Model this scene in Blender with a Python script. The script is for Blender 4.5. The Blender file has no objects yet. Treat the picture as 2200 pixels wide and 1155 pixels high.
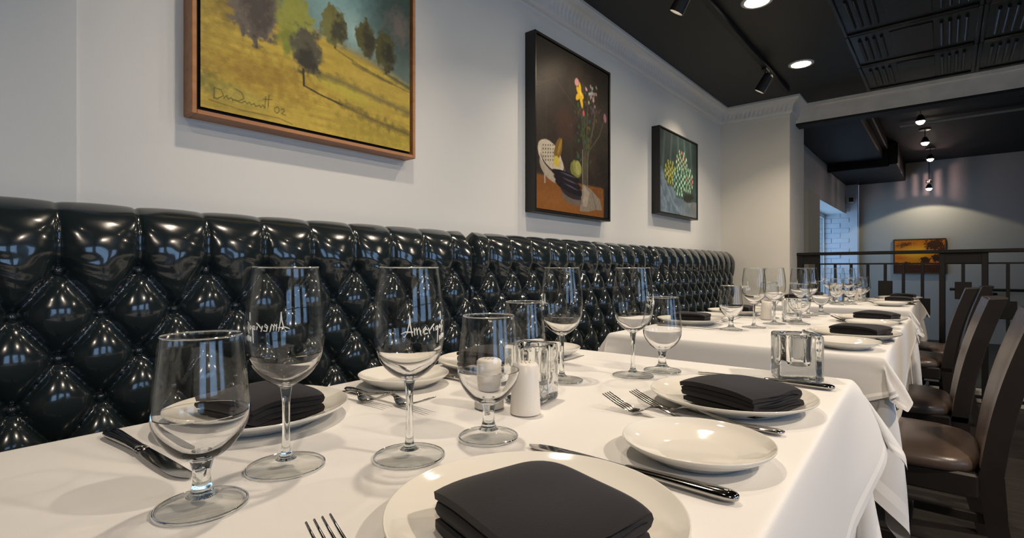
import bpy, bmesh, math, random
import numpy as np
from mathutils import Vector, Matrix
PI = math.pi
random.seed(7)
SC = bpy.context.scene
COL = SC.collection
IMG_W, IMG_H = 2200, 1155

# ------------------------------------------------------------------ camera
CAM_Z = 0.977
cam_d = bpy.data.cameras.new('camera')
cam = bpy.data.objects.new('camera', cam_d)
COL.objects.link(cam)
cam.location = (0, 0, CAM_Z)
cam.rotation_euler = (math.radians(90), 0, math.radians(40))
cam_d.sensor_fit = 'HORIZONTAL'
cam_d.sensor_width = 36.0
cam_d.lens = 36.0 * 1108 / IMG_W
cam_d.shift_y = -1.5 / IMG_W
cam_d.clip_start = 0.02
SC.camera = cam

# ------------------------------------------------------------------ world, exposure, big lights
world = bpy.data.worlds.new('world')
SC.world = world
world.use_nodes = True
bg = world.node_tree.nodes['Background']
bg.inputs[0].default_value = (0.45, 0.68, 1.0, 1)
bg.inputs[1].default_value = 1.0
SC.view_settings.view_transform = 'Standard'
SC.view_settings.look = 'None'
SC.view_settings.gamma = 1
SC.view_settings.use_curve_mapping = False
SC.view_settings.exposure = 0.0
cy = SC.cycles
cy.max_bounces = 14
cy.diffuse_bounces = 4
cy.glossy_bounces = 6
cy.transmission_bounces = 12
cy.transparent_max_bounces = 48
cy.sample_clamp_indirect = 4.0
cy.use_denoising = True
cy.blur_glossy = 0.5

DAY = (0.36, 0.60, 1.0)
WARM = (1.0, 0.83, 0.65)


def area_light(name, loc, rot, sx, sy, watts, color, shape='RECTANGLE', spread=180):
    d = bpy.data.lights.new(name, 'AREA')
    d.shape = shape
    d.size = sx
    d.size_y = sy
    d.energy = watts
    d.color = color
    d.spread = math.radians(spread)
    o = bpy.data.objects.new(name, d)
    o.location = loc
    o.rotation_euler = rot
    COL.objects.link(o)
    return o


WIN_Y = [(-1.6, -0.4), (0.2, 1.4), (2.0, 3.2)]        # windows in the right wall
WIN_Z = (0.75, 2.05)
WALL_R = 3.2
for (a, b) in WIN_Y:
    area_light('daylight', (WALL_R + 0.35, (a + b) / 2, 1.4), (0, math.radians(90), 0), 1.3, b - a, 20, DAY)
area_light('daylight', (-1.62, 7.95, 1.1), (0, math.radians(-90), 0), 1.35, 1.9, 16, DAY)

DOWNLIGHT_W = 5.0
AISLE_FILL_W = 34.0
TRACK_W = 14.0


# ------------------------------------------------------------------ object helpers
def mesh_obj(name, verts, faces, mat=None, parent=None, smooth=False, loc=None):
    me = bpy.data.meshes.new(name)
    me.from_pydata([tuple(v) for v in verts], [], [tuple(int(i) for i in f) for f in faces])
    me.update()
    if smooth:
        me.polygons.foreach_set('use_smooth', [True] * len(me.polygons))
    if mat:
        me.materials.append(mat)
    o = bpy.data.objects.new(name, me)
    COL.objects.link(o)
    if parent:
        o.parent = parent
    if loc:
        o.location = loc
    return o


class MB:
    """collects simple solids, then links them as one mesh object"""
    def __init__(s):
        s.v = []
        s.f = []

    def add(s, verts, faces):
        n = len(s.v)
        s.v += [tuple(p) for p in verts]
        s.f += [tuple(i + n for i in f) for f in faces]
        return s

    def box(s, x0, x1, y0, y1, z0, z1, bev=0.0, M=None):
        b = min(bev, abs(x1 - x0) * .45, abs(y1 - y0) * .45, abs(z1 - z0) * .45)
        if b <= 0:
            vs = [(x0, y0, z0), (x1, y0, z0), (x1, y1, z0), (x0, y1, z0), (x0, y0, z1), (x1, y0, z1), (x1, y1, z1), (x0, y1, z1)]
            fs = [(0, 3, 2, 1), (4, 5, 6, 7), (0, 1, 5, 4), (1, 2, 6, 5), (2, 3, 7, 6), (3, 0, 4, 7)]
        else:
            vs, fs = [], []
            def ring(z, i):
                return [(x0 + i + (b if i == 0 else 0) * 0, 0, 0)]
            rings = []
            for z, ins in ((z0, b), (z0 + b, 0), (z1 - b, 0), (z1, b)):
                a0, a1, c0, c1 = x0 + ins, x1 - ins, y0 + ins, y1 - ins
                k = b if ins == 0 else b * .4
                rings.append([(a0 + k, c0, z), (a1 - k, c0, z), (a1, c0 + k, z), (a1, c1 - k, z), (a1 - k, c1, z), (a0 + k, c1, z), (a0, c1 - k, z), (a0, c0 + k, z)])
            for r in rings:
                vs += r
            for q in range(3):
                for i in range(8):
                    j = (i + 1) % 8
                    fs.append((q * 8 + i, q * 8 + j, q * 8 + 8 + j, q * 8 + 8 + i))
            fs.append(tuple(range(7, -1, -1)))
            fs.append(tuple(range(24, 32)))
        if M is not None:
            vs = [tuple(M @ Vector(p)) for p in vs]
        return s.add(vs, fs)

    def lathe(s, prof, n=32, cx=0, cy=0, M=None):
        vs, fs, rows = [], [], []
        for r, z in prof:
            if r < 1e-6:
                rows.append([len(vs)])
                vs.append((cx, cy, z))
            else:
                rows.append(list(range(len(vs), len(vs) + n)))
                vs += [(cx + r * math.cos(2 * PI * i / n), cy + r * math.sin(2 * PI * i / n), z) for i in range(n)]
        for a, b in zip(rows, rows[1:]):
            for i in range(n):
                j = (i + 1) % n
                if len(a) == 1 and len(b) == 1:
                    continue
                if len(a) == 1:
                    fs.append((a[0], b[j], b[i]))
                elif len(b) == 1:
                    fs.append((a[i], a[j], b[0]))
                else:
                    fs.append((a[i], a[j], b[j], b[i]))
        if M is not None:
            vs = [tuple(M @ Vector(p)) for p in vs]
        return s.add(vs, fs)

    def loft(s, rings, caps=True, closed=True):
        n = len(rings[0])
        vs = [p for r in rings for p in r]
        fs = []
        for k in range(len(rings) - 1):
            for i in range(n if closed else n - 1):
                j = (i + 1) % n
                fs.append((k * n + i, k * n + j, (k + 1) * n + j, (k + 1) * n + i))
        if caps:
            fs.append(tuple(range(n - 1, -1, -1)))
            fs.append(tuple(range((len(rings) - 1) * n, len(rings) * n)))
        return s.add(vs, fs)

    def tube(s, pts, r, n=8):
        pts = [Vector(p) for p in pts]
        rings = []
        for i, p in enumerate(pts):
            d = (pts[min(i + 1, len(pts) - 1)] - pts[max(i - 1, 0)]).normalized()
            up = Vector((0, 0, 1)) if abs(d.z) < .9 else Vector((1, 0, 0))
            u = d.cross(up).normalized()
            w = u.cross(d)
            rr = r[i] if isinstance(r, (list, tuple)) else r
            rings.append([tuple(p + u * rr * math.cos(2 * PI * k / n) + w * rr * math.sin(2 * PI * k / n)) for k in range(n)])
        return s.loft(rings)

    def build(s, name, mat, parent=None, smooth=False, loc=None):
        o = mesh_obj(name, s.v, s.f, mat, parent, smooth, loc)
        return o


def sharp(o, ang=40):
    me = o.data
    me.polygons.foreach_set('use_smooth', [True] * len(me.polygons))
    bm = bmesh.new()
    bm.from_mesh(me)
    for e in bm.edges:
        if len(e.link_faces) == 2 and e.calc_face_angle(0) > math.radians(ang):
            e.smooth = False
    bm.to_mesh(me)
    bm.free()
    return o


def empty(name, loc=(0, 0, 0), rz=0.0):
    o = bpy.data.objects.new(name, None)
    o.empty_display_size = .05
    o.location = loc
    o.rotation_euler = (0, 0, rz)
    COL.objects.link(o)
    return o


def tag(o, label, cat, group=None):
    o['label'] = label
    o['category'] = cat
    if group:
        o['group'] = group
    return o


def structure(o, label=None):
    o['kind'] = 'structure'
    if label:
        o['label'] = label
    return o


KIDS = {}


def copy_tree(o, parent=None):
    c = o.copy()
    COL.objects.link(c)
    if parent:
        c.parent = parent
    for ch in o.children:
        copy_tree(ch, c)
    return c


PROTO_USED = set()


def place(proto, loc, rz, label, cat, group=None):
    """the first call moves the prototype itself, later ones copy it with its parts"""
    if proto.name in PROTO_USED:
        o = copy_tree(proto)
    else:
        PROTO_USED.add(proto.name)
        o = proto
    o.location = loc
    o.rotation_euler = (0, 0, rz)
    for k in ('group',):
        if k in o.keys():
            del o[k]
    return tag(o, label, cat, group)


# ------------------------------------------------------------------ materials
def mat_new(name):
    m = bpy.data.materials.new(name)
    m.use_nodes = True
    nt = m.node_tree
    return m, nt, nt.nodes['Principled BSDF'], nt.links


def principled(name, color, rough=.5, metal=0.0, coat=0.0, sheen=0.0, spec=.5, noise=None, bump=None, var=None, emis=None, coords='Object'):
    """noise = bump noise (scale, strength, distance); var = (scale, amount) colour variation"""
    m, nt, p, L = mat_new(name)
    p.inputs['Base Color'].default_value = (*color, 1)
    p.inputs['Roughness'].default_value = rough
    p.inputs['Metallic'].default_value = metal
    p.inputs['Specular IOR Level'].default_value = spec
    if coat:
        p.inputs['Coat Weight'].default_value = coat
        p.inputs['Coat Roughness'].default_value = .05
    if sheen:
        p.inputs['Sheen Weight'].default_value = sheen
        p.inputs['Sheen Roughness'].default_value = .4
    tc = nt.nodes.new('ShaderNodeTexCoord')
    if noise:
        n = nt.nodes.new('ShaderNodeTexNoise')
        n.inputs['Scale'].default_value = noise[0]
        n.inputs['Detail'].default_value = 4
        L.new(tc.outputs[coords], n.inputs['Vector'])
        b = nt.nodes.new('ShaderNodeBump')
        b.inputs['Strength'].default_value = noise[1]
        b.inputs['Distance'].default_value = noise[2]
        L.new(n.outputs['Fac'], b.inputs['Height'])
        L.new(b.outputs['Normal'], p.inputs['Normal'])
    if var:
        n2 = nt.nodes.new('ShaderNodeTexNoise')
        n2.inputs['Scale'].default_value = var[0]
        n2.inputs['Detail'].default_value = 5
        L.new(tc.outputs[coords], n2.inputs['Vector'])
        r = nt.nodes.new('ShaderNodeValToRGB')
        lo = tuple(max(0, c * (1 - var[1])) for c in color)
        hi = tuple(min(1, c * (1 + var[1])) for c in color)
        r.color_ramp.elements[0].position = .3
        r.color_ramp.elements[1].position = .7
        r.color_ramp.elements[0].color = (*lo, 1)
        r.color_ramp.elements[1].color = (*hi, 1)
        L.new(n2.outputs['Fac'], r.inputs['Fac'])
        L.new(r.outputs['Color'], p.inputs['Base Color'])
    if emis:
        p.inputs['Emission Color'].default_value = (*emis[0], 1)
        p.inputs['Emission Strength'].default_value = emis[1]
    return m


def weave(name, color, scale, strength, rough=.85, sheen=.2, edge=False):
    m, nt, p, L = mat_new(name)
    p.inputs['Base Color'].default_value = (*color, 1)
    p.inputs['Roughness'].default_value = rough
    p.inputs['Sheen Weight'].default_value = sheen
    p.inputs['Specular IOR Level'].default_value = .2
    tc = nt.nodes.new('ShaderNodeTexCoord')
    n = nt.nodes.new('ShaderNodeTexNoise')
    n.inputs['Scale'].default_value = scale
    n.inputs['Detail'].default_value = 2
    L.new(tc.outputs['Object'], n.inputs['Vector'])
    b = nt.nodes.new('ShaderNodeBump')
    b.inputs['Strength'].default_value = strength
    b.inputs['Distance'].default_value = .0006
    L.new(n.outputs['Fac'], b.inputs['Height'])
    if edge:
        at = nt.nodes.new('ShaderNodeAttribute')
        at.attribute_name = 'hem'
        b2 = nt.nodes.new('ShaderNodeBump')
        b2.inputs['Strength'].default_value = 1.0
        b2.inputs['Distance'].default_value = .004
        L.new(at.outputs['Fac'], b2.inputs['Height'])
        L.new(b.outputs['Normal'], b2.inputs['Normal'])
        L.new(b2.outputs['Normal'], p.inputs['Normal'])
    else:
        L.new(b.outputs['Normal'], p.inputs['Normal'])
    return m


def thin_glass(name, tint=(.985, .99, .985), f0=.04, rim=(.45, .48, .46)):
    """thin-walled glass: transmits straight through, loses light and reflects more towards grazing angles"""
    m, nt, p, L = mat_new(name)
    nt.nodes.remove(p)
    out = nt.nodes['Material Output']
    tr = nt.nodes.new('ShaderNodeBsdfTransparent')
    gl = nt.nodes.new('ShaderNodeBsdfGlossy')
    gl.inputs['Roughness'].default_value = 0.0
    lw = nt.nodes.new('ShaderNodeLayerWeight')
    lw.inputs['Blend'].default_value = .5

    def power(e):
        pw = nt.nodes.new('ShaderNodeMath')
        pw.operation = 'POWER'
        pw.inputs[1].default_value = e
        L.new(lw.outputs['Facing'], pw.inputs[0])
        return pw.outputs[0]
    ma = nt.nodes.new('ShaderNodeMath')
    ma.operation = 'MULTIPLY_ADD'
    ma.inputs[1].default_value = 1 - f0
    ma.inputs[2].default_value = f0
    cm = nt.nodes.new('ShaderNodeMixRGB')
    cm.inputs[1].default_value = (*tint, 1)
    cm.inputs[2].default_value = (*rim, 1)
    L.new(power(7), cm.inputs[0])
    L.new(cm.outputs[0], tr.inputs['Color'])
    mx = nt.nodes.new('ShaderNodeMixShader')
    L.new(power(5), ma.inputs[0])
    L.new(ma.outputs[0], mx.inputs['Fac'])
    L.new(tr.outputs[0], mx.inputs[1])
    L.new(gl.outputs[0], mx.inputs[2])
    L.new(mx.outputs[0], out.inputs['Surface'])
    return m


def solid_glass(name, color=(1, 1, 1), ior=1.5, noise=None, clear=0.0):
    m, nt, p, L = mat_new(name)
    nt.nodes.remove(p)
    out = nt.nodes['Material Output']
    g = nt.nodes.new('ShaderNodeBsdfGlass')
    g.inputs['Color'].default_value = (*color, 1)
    g.inputs['Roughness'].default_value = 0
    g.inputs['IOR'].default_value = ior
    if noise:
        tc = nt.nodes.new('ShaderNodeTexCoord')
        n = nt.nodes.new('ShaderNodeTexNoise')
        n.inputs['Scale'].default_value = noise[0]
        L.new(tc.outputs['Object'], n.inputs['Vector'])
        b = nt.nodes.new('ShaderNodeBump')
        b.inputs['Strength'].default_value = noise[1]
        b.inputs['Distance'].default_value = noise[2]
        L.new(n.outputs['Fac'], b.inputs['Height'])
        L.new(b.outputs['Normal'], g.inputs['Normal'])
    if clear:
        tr = nt.nodes.new('ShaderNodeBsdfTransparent')
        mx = nt.nodes.new('ShaderNodeMixShader')
        mx.inputs['Fac'].default_value = clear
        L.new(g.outputs[0], mx.inputs[1])
        L.new(tr.outputs[0], mx.inputs[2])
        L.new(mx.outputs[0], out.inputs['Surface'])
    else:
        L.new(g.outputs[0], out.inputs['Surface'])
    return m


def emitter(name, color, strength):
    m, nt, p, L = mat_new(name)
    nt.nodes.remove(p)
    e = nt.nodes.new('ShaderNodeEmission')
    e.inputs['Color'].default_value = (*color, 1)
    e.inputs['Strength'].default_value = strength
    L.new(e.outputs[0], nt.nodes['Material Output'].inputs['Surface'])
    return m


def wood(name, c0, c1, rough=.4, scale=(40, 3, 40), spec=.5):
    m, nt, p, L = mat_new(name)
    tc = nt.nodes.new('ShaderNodeTexCoord')
    mp = nt.nodes.new('ShaderNodeMapping')
    mp.inputs['Scale'].default_value = scale
    n = nt.nodes.new('ShaderNodeTexNoise')
    n.inputs['Scale'].default_value = 1.5
    n.inputs['Detail'].default_value = 6
    r = nt.nodes.new('ShaderNodeValToRGB')
    r.color_ramp.elements[0].position = .3
    r.color_ramp.elements[1].position = .7
    r.color_ramp.elements[0].color = (*c0, 1)
    r.color_ramp.elements[1].color = (*c1, 1)
    L.new(tc.outputs['Object'], mp.inputs['Vector'])
    L.new(mp.outputs['Vector'], n.inputs['Vector'])
    L.new(n.outputs['Fac'], r.inputs['Fac'])
    L.new(r.outputs['Color'], p.inputs['Base Color'])
    p.inputs['Roughness'].default_value = rough
    p.inputs['Specular IOR Level'].default_value = spec
    return m


def paint_mat(name, rough=.5):
    m, nt, p, L = mat_new(name)
    a = nt.nodes.new('ShaderNodeAttribute')
    a.attribute_name = 'paint'
    L.new(a.outputs['Color'], p.inputs['Base Color'])
    p.inputs['Roughness'].default_value = rough
    p.inputs['Specular IOR Level'].default_value = .3
    tc = nt.nodes.new('ShaderNodeTexCoord')
    mp = nt.nodes.new('ShaderNodeMapping')
    mp.inputs['Scale'].default_value = (1, 60, 140)
    n = nt.nodes.new('ShaderNodeTexNoise')
    n.inputs['Scale'].default_value = 1.6
    n.inputs['Detail'].default_value = 5
    b = nt.nodes.new('ShaderNodeBump')
    b.inputs['Strength'].default_value = .5
    b.inputs['Distance'].default_value = .002
    L.new(tc.outputs['Object'], mp.inputs['Vector'])
    L.new(mp.outputs['Vector'], n.inputs['Vector'])
    L.new(n.outputs['Fac'], b.inputs['Height'])
    L.new(b.outputs['Normal'], p.inputs['Normal'])
    return m


M = {}
M['wall_darker'] = principled('wall_paint_darker', (.66, .68, .665), .55, noise=(220, .06, .002))  # a tone darker than the main wall, for its left stretch
M['wall'] = principled('wall_paint', (.75, .755, .725), .55, noise=(220, .06, .002), var=(1.3, .015))
M['column'] = principled('column_paint', (.80, .77, .69), .6, noise=(220, .06, .002))
M['dark_wall'] = principled('taupe_wall_paint', (.085, .075, .062), .7)
M['trim'] = principled('trim_paint', (.72, .71, .68), .45)
M['beam'] = principled('beam_paint', (.86, .80, .71), .55, noise=(60, .1, .003), var=(9, .08))
M['black_paint'] = principled('black_ceiling_paint', (.0065, .0068, .0065), .5, noise=(30, .1, .004))
M['far_black'] = principled('far_black_paint', (.0028, .0028, .003), .55, spec=.25)
M['tin'] = principled('black_pressed_tin', (.011, .0125, .0135), .28, noise=(18, .25, .004))
M['matte_black'] = principled('matte_black', (.008, .008, .008), .6)
M['rail'] = principled('black_iron', (.0055, .005, .005), .5)
M['vinyl'] = principled('black_vinyl', (.012, .019, .022), .17, coat=.7, noise=(60, .03, .002))
M['seat_vinyl'] = principled('black_seat_vinyl', (.011, .016, .017), .2, noise=(30, .2, .005))
M['cloth'] = weave('white_linen', (.69, .685, .675), 900, .25, edge=True, sheen=.1)
M['napkin'] = weave('charcoal_napkin_cotton', (.011, .010, .0125), 1400, .5, rough=.9, sheen=.12)
M['china'] = principled('white_china', (.72, .70, .645), .06, coat=.3)
M['china_matte'] = principled('white_stoneware', (.72, .68, .62), .35)
M['steel'] = principled('polished_steel', (.45, .43, .40), .08, metal=1.0)
M['glass'] = thin_glass('clear_thin_glass', (.995, .998, .995), .036, (.55, .58, .56))
M['stem_glass'] = solid_glass('clear_stem_glass', (.985, .995, .99), 1.5)
M['foot_glass'] = solid_glass('clear_foot_glass', (.98, .99, .985), 1.5, clear=.5)
M['base_glass'] = solid_glass('clear_bowl_glass', (1, 1, 1), 1.45)
M['cube_glass'] = solid_glass('clear_cast_glass', (.98, .985, .98), 1.5, noise=(24, .3, .005))
M['pane'] = thin_glass('window_glass', (.97, .98, .98))
M['etch'] = principled('etched_frost', (.86, .85, .80), .8)
M['chair_wood'] = wood('espresso_wood', (.010, .008, .007), (.018, .014, .012), .38, (6, 60, 6))
M['leather'] = principled('brown_leatherette', (.078, .055, .043), .29, noise=(260, .25, .001), var=(7, .12))
M['floor'] = wood('dark_floor_wood', (.010, .008, .007), (.024, .018, .014), .5, (3, 30, 3))
M['frame_wood'] = wood('warm_maple_frame', (.36, .15, .055), (.48, .23, .09), .4, (30, 3, 30))
M['frame_black'] = principled('black_frame', (.010, .009, .008), .35)
M['frame_edge'] = principled('bronze_edge', (.07, .05, .035), .4)
M['paint'] = paint_mat('oil_paint', .42)
M['lamp_lens'] = emitter('lamp_lens', (1.0, .84, .62), 45)
M['bulb'] = emitter('halogen_bulb', (1.0, .80, .62), 30)
M['bulb_pink'] = emitter('pendant_bulb', (1.0, .86, .92), 22)
M['chrome_dark'] = principled('dark_chrome', (.25, .22, .20), .25, metal=1.0)
M['brick'] = principled('white_painted_brick', (.62, .66, .70), .6, noise=(70, .2, .004))
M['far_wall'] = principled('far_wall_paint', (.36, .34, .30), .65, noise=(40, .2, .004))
M['cream'] = principled('cream_trim', (.68, .64, .48), .5)
M['white_plastic'] = principled('white_plastic', (.6, .6, .58), .4)
M['nosing'] = principled('pale_stone_edge', (.55, .52, .46), .5)
M['pipe'] = principled('grey_conduit', (.30, .33, .33), .35)

# ------------------------------------------------------------------ room shell
WX = -1.52            # plane of the banquette wall
CEIL = 2.36
CEIL2 = 2.45
YB, YF = -2.3, 9.1    # back wall, far wall
COLX, COLY0, COLY1 = -0.969, 4.68, 5.23

structure(MB().box(WX - .5, WALL_R + .2, YB - .2, YF + .2, -.08, 0).build('floor', M['floor']))
structure(MB().box(WX - .15, WX, YB, COLY0, 0, CEIL + .15).build('wall_left', M['wall']))
structure(MB().box(WX - .001, WX + .006, YB, 0.262, 1.0, CEIL).build('trim_1', M['wall_darker']), 'wall lining board ending in a faint vertical line')
structure(MB().box(WX - .15, WALL_R, YB - .15, YB, 0, CEIL + .15).build('wall_back', M['dark_wall']))
wr = MB()
ys = [YB] + [q for ab in WIN_Y for q in ab] + [YF]
for a, b in zip(ys[0::2], ys[1::2]):
    wr.box(WALL_R, WALL_R + .15, a, b, 0, 2.6)
for a, b in WIN_Y:
    wr.box(WALL_R, WALL_R + .15, a, b, 0, WIN_Z[0])
    wr.box(WALL_R, WALL_R + .15, a, b, WIN_Z[1], 2.6)
structure(wr.build('wall_right', M['dark_wall']))
ceiling = structure(MB().box(WX - .15, WALL_R + .15, YB - .15, 5.02, CEIL, CEIL + .05).build('ceiling', M['black_paint']))
structure(MB().box(WX - .6, WALL_R + .15, 5.02, YF + .15, CEIL2, CEIL2 + .05).build('ceiling_far', M['far_black']))
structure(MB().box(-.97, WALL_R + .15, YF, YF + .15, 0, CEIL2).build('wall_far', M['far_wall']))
structure(MB().box(WX - .15, COLX, COLY0, COLY1, 0, CEIL + .09).build('column', M['column']))
bm_ = MB().box(COLX, WALL_R, 4.91, 5.04, 2.205, CEIL + .09)
bm_.box(COLX, WALL_R, 4.900, 4.91, 2.333, CEIL).box(COLX, WALL_R, 4.904, 4.91, 2.20, 2.215)
structure(bm_.build('beam', M['beam']))
structure(MB().box(COLX, WALL_R, 4.903, 5.045, 2.185, 2.204).build('trim_2', M['matte_black']), 'black strip under the beam, dark paint with shade put in')  # one black covers both the dark paint and the shade under the beam
structure(MB().box(WX, COLX - .0, COLY0 - .012, COLY0, 0, .12).box(WX, WX + .012, YB, COLY0, 0, .12).build('baseboard_left', M['trim']))

# crown moulding, swept along wall, column front and column side, with a fluted cove
prof = [(0, 2.232), (.012, 2.232), (.014, 2.242), (.022, 2.246), (.024, 2.254)]
for k in range(8):
    t = k / 7
    prof.append((.026 + .050 * (1 - math.cos(t * PI / 2)), 2.256 + .070 * math.sin(t * PI / 2)))
prof += [(.080, 2.328), (.083, 2.340), (.090, 2.345), (.090, CEIL)]


def path_pts(step):
    pts = []
    n1 = int((COLY0 + .4) / step)
    for i in range(n1 + 1):
        f = i / n1
        pts.append(('w', f))
    n2 = int((COLX - WX) / step)
    for i in range(1, n2 + 1):
        pts.append(('c', i / n2))
    for i in range(1, 9):
        pts.append(('s', i / 8))
    return pts


rings = []
for i, (seg, f) in enumerate(path_pts(.007)):
    ring = []
    for k, (d, z) in enumerate(prof):
        dd = d
        if 5 <= k <= 12:
            w = math.exp(-((k - 7) / 2.2) ** 2)
            dd = d + .0075 * w * (abs(math.sin(i * PI / 5)) - .5)
        if seg == 'w':
            y0, y1 = -.4, COLY0 - d
            ring.append((WX + dd, y0 + (y1 - y0) * f, z))
        elif seg == 'c':
            x0, x1 = WX + d, COLX + d
            ring.append((x0 + (x1 - x0) * f, COLY0 - dd, z))
        else:
            y0, y1 = COLY0 - d, 4.91
            ring.append((COLX + dd, y0 + (y1 - y0) * f, z))
    rings.append(ring)
cr = MB()
cr.loft(rings, caps=False, closed=False)
structure(sharp(cr.build('trim_3', M['trim']), 50), 'white crown moulding with a fluted cove')

# windows in the right wall (daylight comes through them)
for k, (a, b) in enumerate(WIN_Y):
    f = MB()
    z0, z1 = WIN_Z
    for y in (a, b - .05):
        f.box(WALL_R - .02, WALL_R + .1, y, y + .05, z0, z1)
    f.box(WALL_R - .02, WALL_R + .1, a, b, z0, z0 + .05).box(WALL_R - .02, WALL_R + .1, a, b, z1 - .05, z1)
    w = structure(f.build('window_%d' % (k + 1), M['trim']))
    mb = MB()
    for q in range(1, 5):
        y = a + (b - a) * q / 5
        mb.box(WALL_R + .03, WALL_R + .07, y - .018, y + .018, z0 + .05, z1 - .05)
    mb.box(WALL_R + .03, WALL_R + .07, a + .05, b - .05, 1.38, 1.41)
    mb.build('mullion', M['trim'], w)
    MB().box(WALL_R + .045, WALL_R + .05, a + .05, b - .05, z0 + .05, z1 - .05).build('pane', M['pane'], w)

# far left: wall stub, header, alcove with a bright window and white brick return
AX = -1.125
structure(MB().box(-1.9, AX, COLY1, 6.92, 0, CEIL2).build('wall_alcove', M['wall']))
structure(MB().box(-1.9, AX, 6.92, 9.0, 1.785, CEIL2).build('wall_header', M['wall']))
structure(MB().box(AX, AX + .05, 6.02, 6.38, 0, 1.80).box(AX, AX + .012, 6.38, 6.9, 0, 1.82).build('door_1', M['cream']), 'cream door casing beyond the column')
structure(MB().box(-1.9, -1.39, 6.92, 9.0, 0, .35).build('wall_sill', M['wall']))
wf = structure(MB().box(-1.43, -1.375, 6.92, 7.0, .35, 1.785).box(-1.43, -1.39, 8.96, 9.0, .35, 1.785).box(-1.43, -1.385, 6.92, 9.0, .35, .41)
               .box(-1.43, -1.385, 6.92, 9.0, 1.73, 1.785).build('window_4', M['trim']))
MB().box(-1.42, -1.39, 7.7, 7.74, .41, 1.73).build('mullion', M['trim'], wf)
MB().box(-1.402, -1.398, 7.0, 8.96, .41, 1.73).build('pane', M['pane'], wf)
wb = structure(MB().box(-1.9, -.975, 8.997, 9.13, 0, CEIL2).build('wall_brick', M['brick']))
rb = random.Random(3)
brick_me = MB().box(-.108, .108, -.012, .014, -.034, .034, .004).build('brick', M['brick'], wb)
first = True
for r in range(32):
    z = .036 + r * .075
    off = .113 if r % 2 else 0
    for c in range(5):
        x = -1.86 + off + c * .225
        if x + .108 > -.97:
            continue
        if first:
            o = brick_me
            first = False
        else:
            o = brick_me.copy()
            COL.objects.link(o)
            o.parent = wb
        o.location = (x, 9.0 + rb.uniform(-.003, .003), z)

# lowered black ducts under the far ceiling, to the left
tag(MB().box(AX, -.42, 7.5, 9.08, 2.20, CEIL2, .01).box(-1.12, -.50, 7.45, 7.52, 2.17, CEIL2, .01).build('ceiling_duct', M['far_black']),
    'black boxed duct under the far ceiling, reaching the far wall', 'duct')
tag(MB().box(-1.12, -.55, 5.3, 7.44, 2.26, CEIL2, .01).box(-.56, -.50, 5.4, 7.3, 2.34, CEIL2, .01).build('ceiling_duct', M['far_black']),
    'black boxed duct close behind the column', 'duct')
tag(MB().tube([(-.35, 6.55, 2.42), (2.6, 6.50, 2.42)], .014, 8).build('conduit_pipe', M['pipe']), 'thin grey pipe crossing the far black ceiling', 'pipe')

# ------------------------------------------------------------------ pressed tin panels
tp = MB().box(-.305, .305, -.295, .295, -.006, 0)
for s in (-1, 1):
    tp.box(s * .298 - .010, s * .298 + .010, -.295, .295, -.016, -.005, .004)
    tp.box(-.288, .288, s * .285 - .010, s * .285 + .010, -.016, -.005, .004)
for s in (-1, 1):
    for k in range(4):
        x = s * (.245 - k * .036)
        rr = [[(x + .009 * math.cos(a), y, -.006 - .013 * math.sin(a)) for a in [PI * q / 6 for q in range(7)]] for y in (-.19, .19)]
        tp.loft(rr, caps=True, closed=False)
tp.box(-.10, .10, -.22, .22, -.012, -.004, .003)
panel = sharp(tp.build('ceiling_panel', M['tin'], ceiling), 35)
first = True
for i in range(6):
    for j in range(8):
        o = panel
        if not first:
            o = panel.copy()
            COL.objects.link(o)
            o.parent = ceiling
        first = False
        o.location = (-.15 + i * .62, 4.53 - j * .60, CEIL - .0005)

# ------------------------------------------------------------------ lamps
def downlight():
    t = empty('recessed_downlight')
    pr = [(.058, .004), (.060, -.006), (.070, -.008), (.078, -.003), (.078, .002)]
    sharp(MB().lathe(pr, 32).build('trim_ring', M['white_plastic'], t), 60)
    MB().lathe([(0, -.002), (.058, -.002)], 32).build('lens', M['lamp_lens'], t, True)
    return t


DL = downlight()
spots_y = [.72, 1.79, 2.86, 3.93]
names = {3.93: 'recessed round downlight in the black ceiling nearest the pale beam', 2.86: 'recessed round downlight cut by the top edge of the photo',
         1.79: 'recessed round downlight over the gap after the nearest table', .72: 'recessed round downlight over the nearest table',
         -1.0: 'added fill downlight, unseen, over the aisle behind the camera', 1.0: 'added fill downlight, unseen, over the aisle beside the nearest table',
         3.0: 'added fill downlight, unseen, over the aisle beside the middle table'}
for y in reversed(spots_y):
    place(DL, (-.745, y, CEIL), 0, names[y], 'ceiling light', 'recessed downlights')
    area_light('downlight_beam', (-.745, y, CEIL - .006), (0, 0, 0), .06, .06, DOWNLIGHT_W * (1.7 if y > 3.5 else 1), WARM, 'DISK', 115)
for y in (-1.0, 1.0, 3.0):  # unseen lamps added to warm the aisle side, wall and column
    place(DL, (1.2, y, CEIL - .014), 0, names[y], 'ceiling light', 'recessed downlights')
    area_light('downlight_beam', (1.2, y, CEIL - .02), (0, 0, 0), .11, .11, AISLE_FILL_W, WARM, 'DISK', 172 if y > 2 else 150)

tr = empty('track_rail')
tr.location = (-.93, 1.7, CEIL)
MB().box(-.018, .018, -2.9, 2.70, -.034, 0, .003).build('rail', M['matte_black'], tr)
MB().box(-.012, .012, 2.66, 2.705, -.030, -.004).build('end_cap', M['frame_edge'], tr)
tag(tr, 'long black lighting track along the ceiling near the wall', 'light track')
tr2 = empty('track_rail', (-.15, .6, CEIL))
MB().box(-.018, .018, -.9, .9, -.034, 0, .003).build('rail', M['matte_black'], tr2)
tag(tr2, 'short black lighting track on the tin ceiling above the camera', 'light track')


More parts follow.
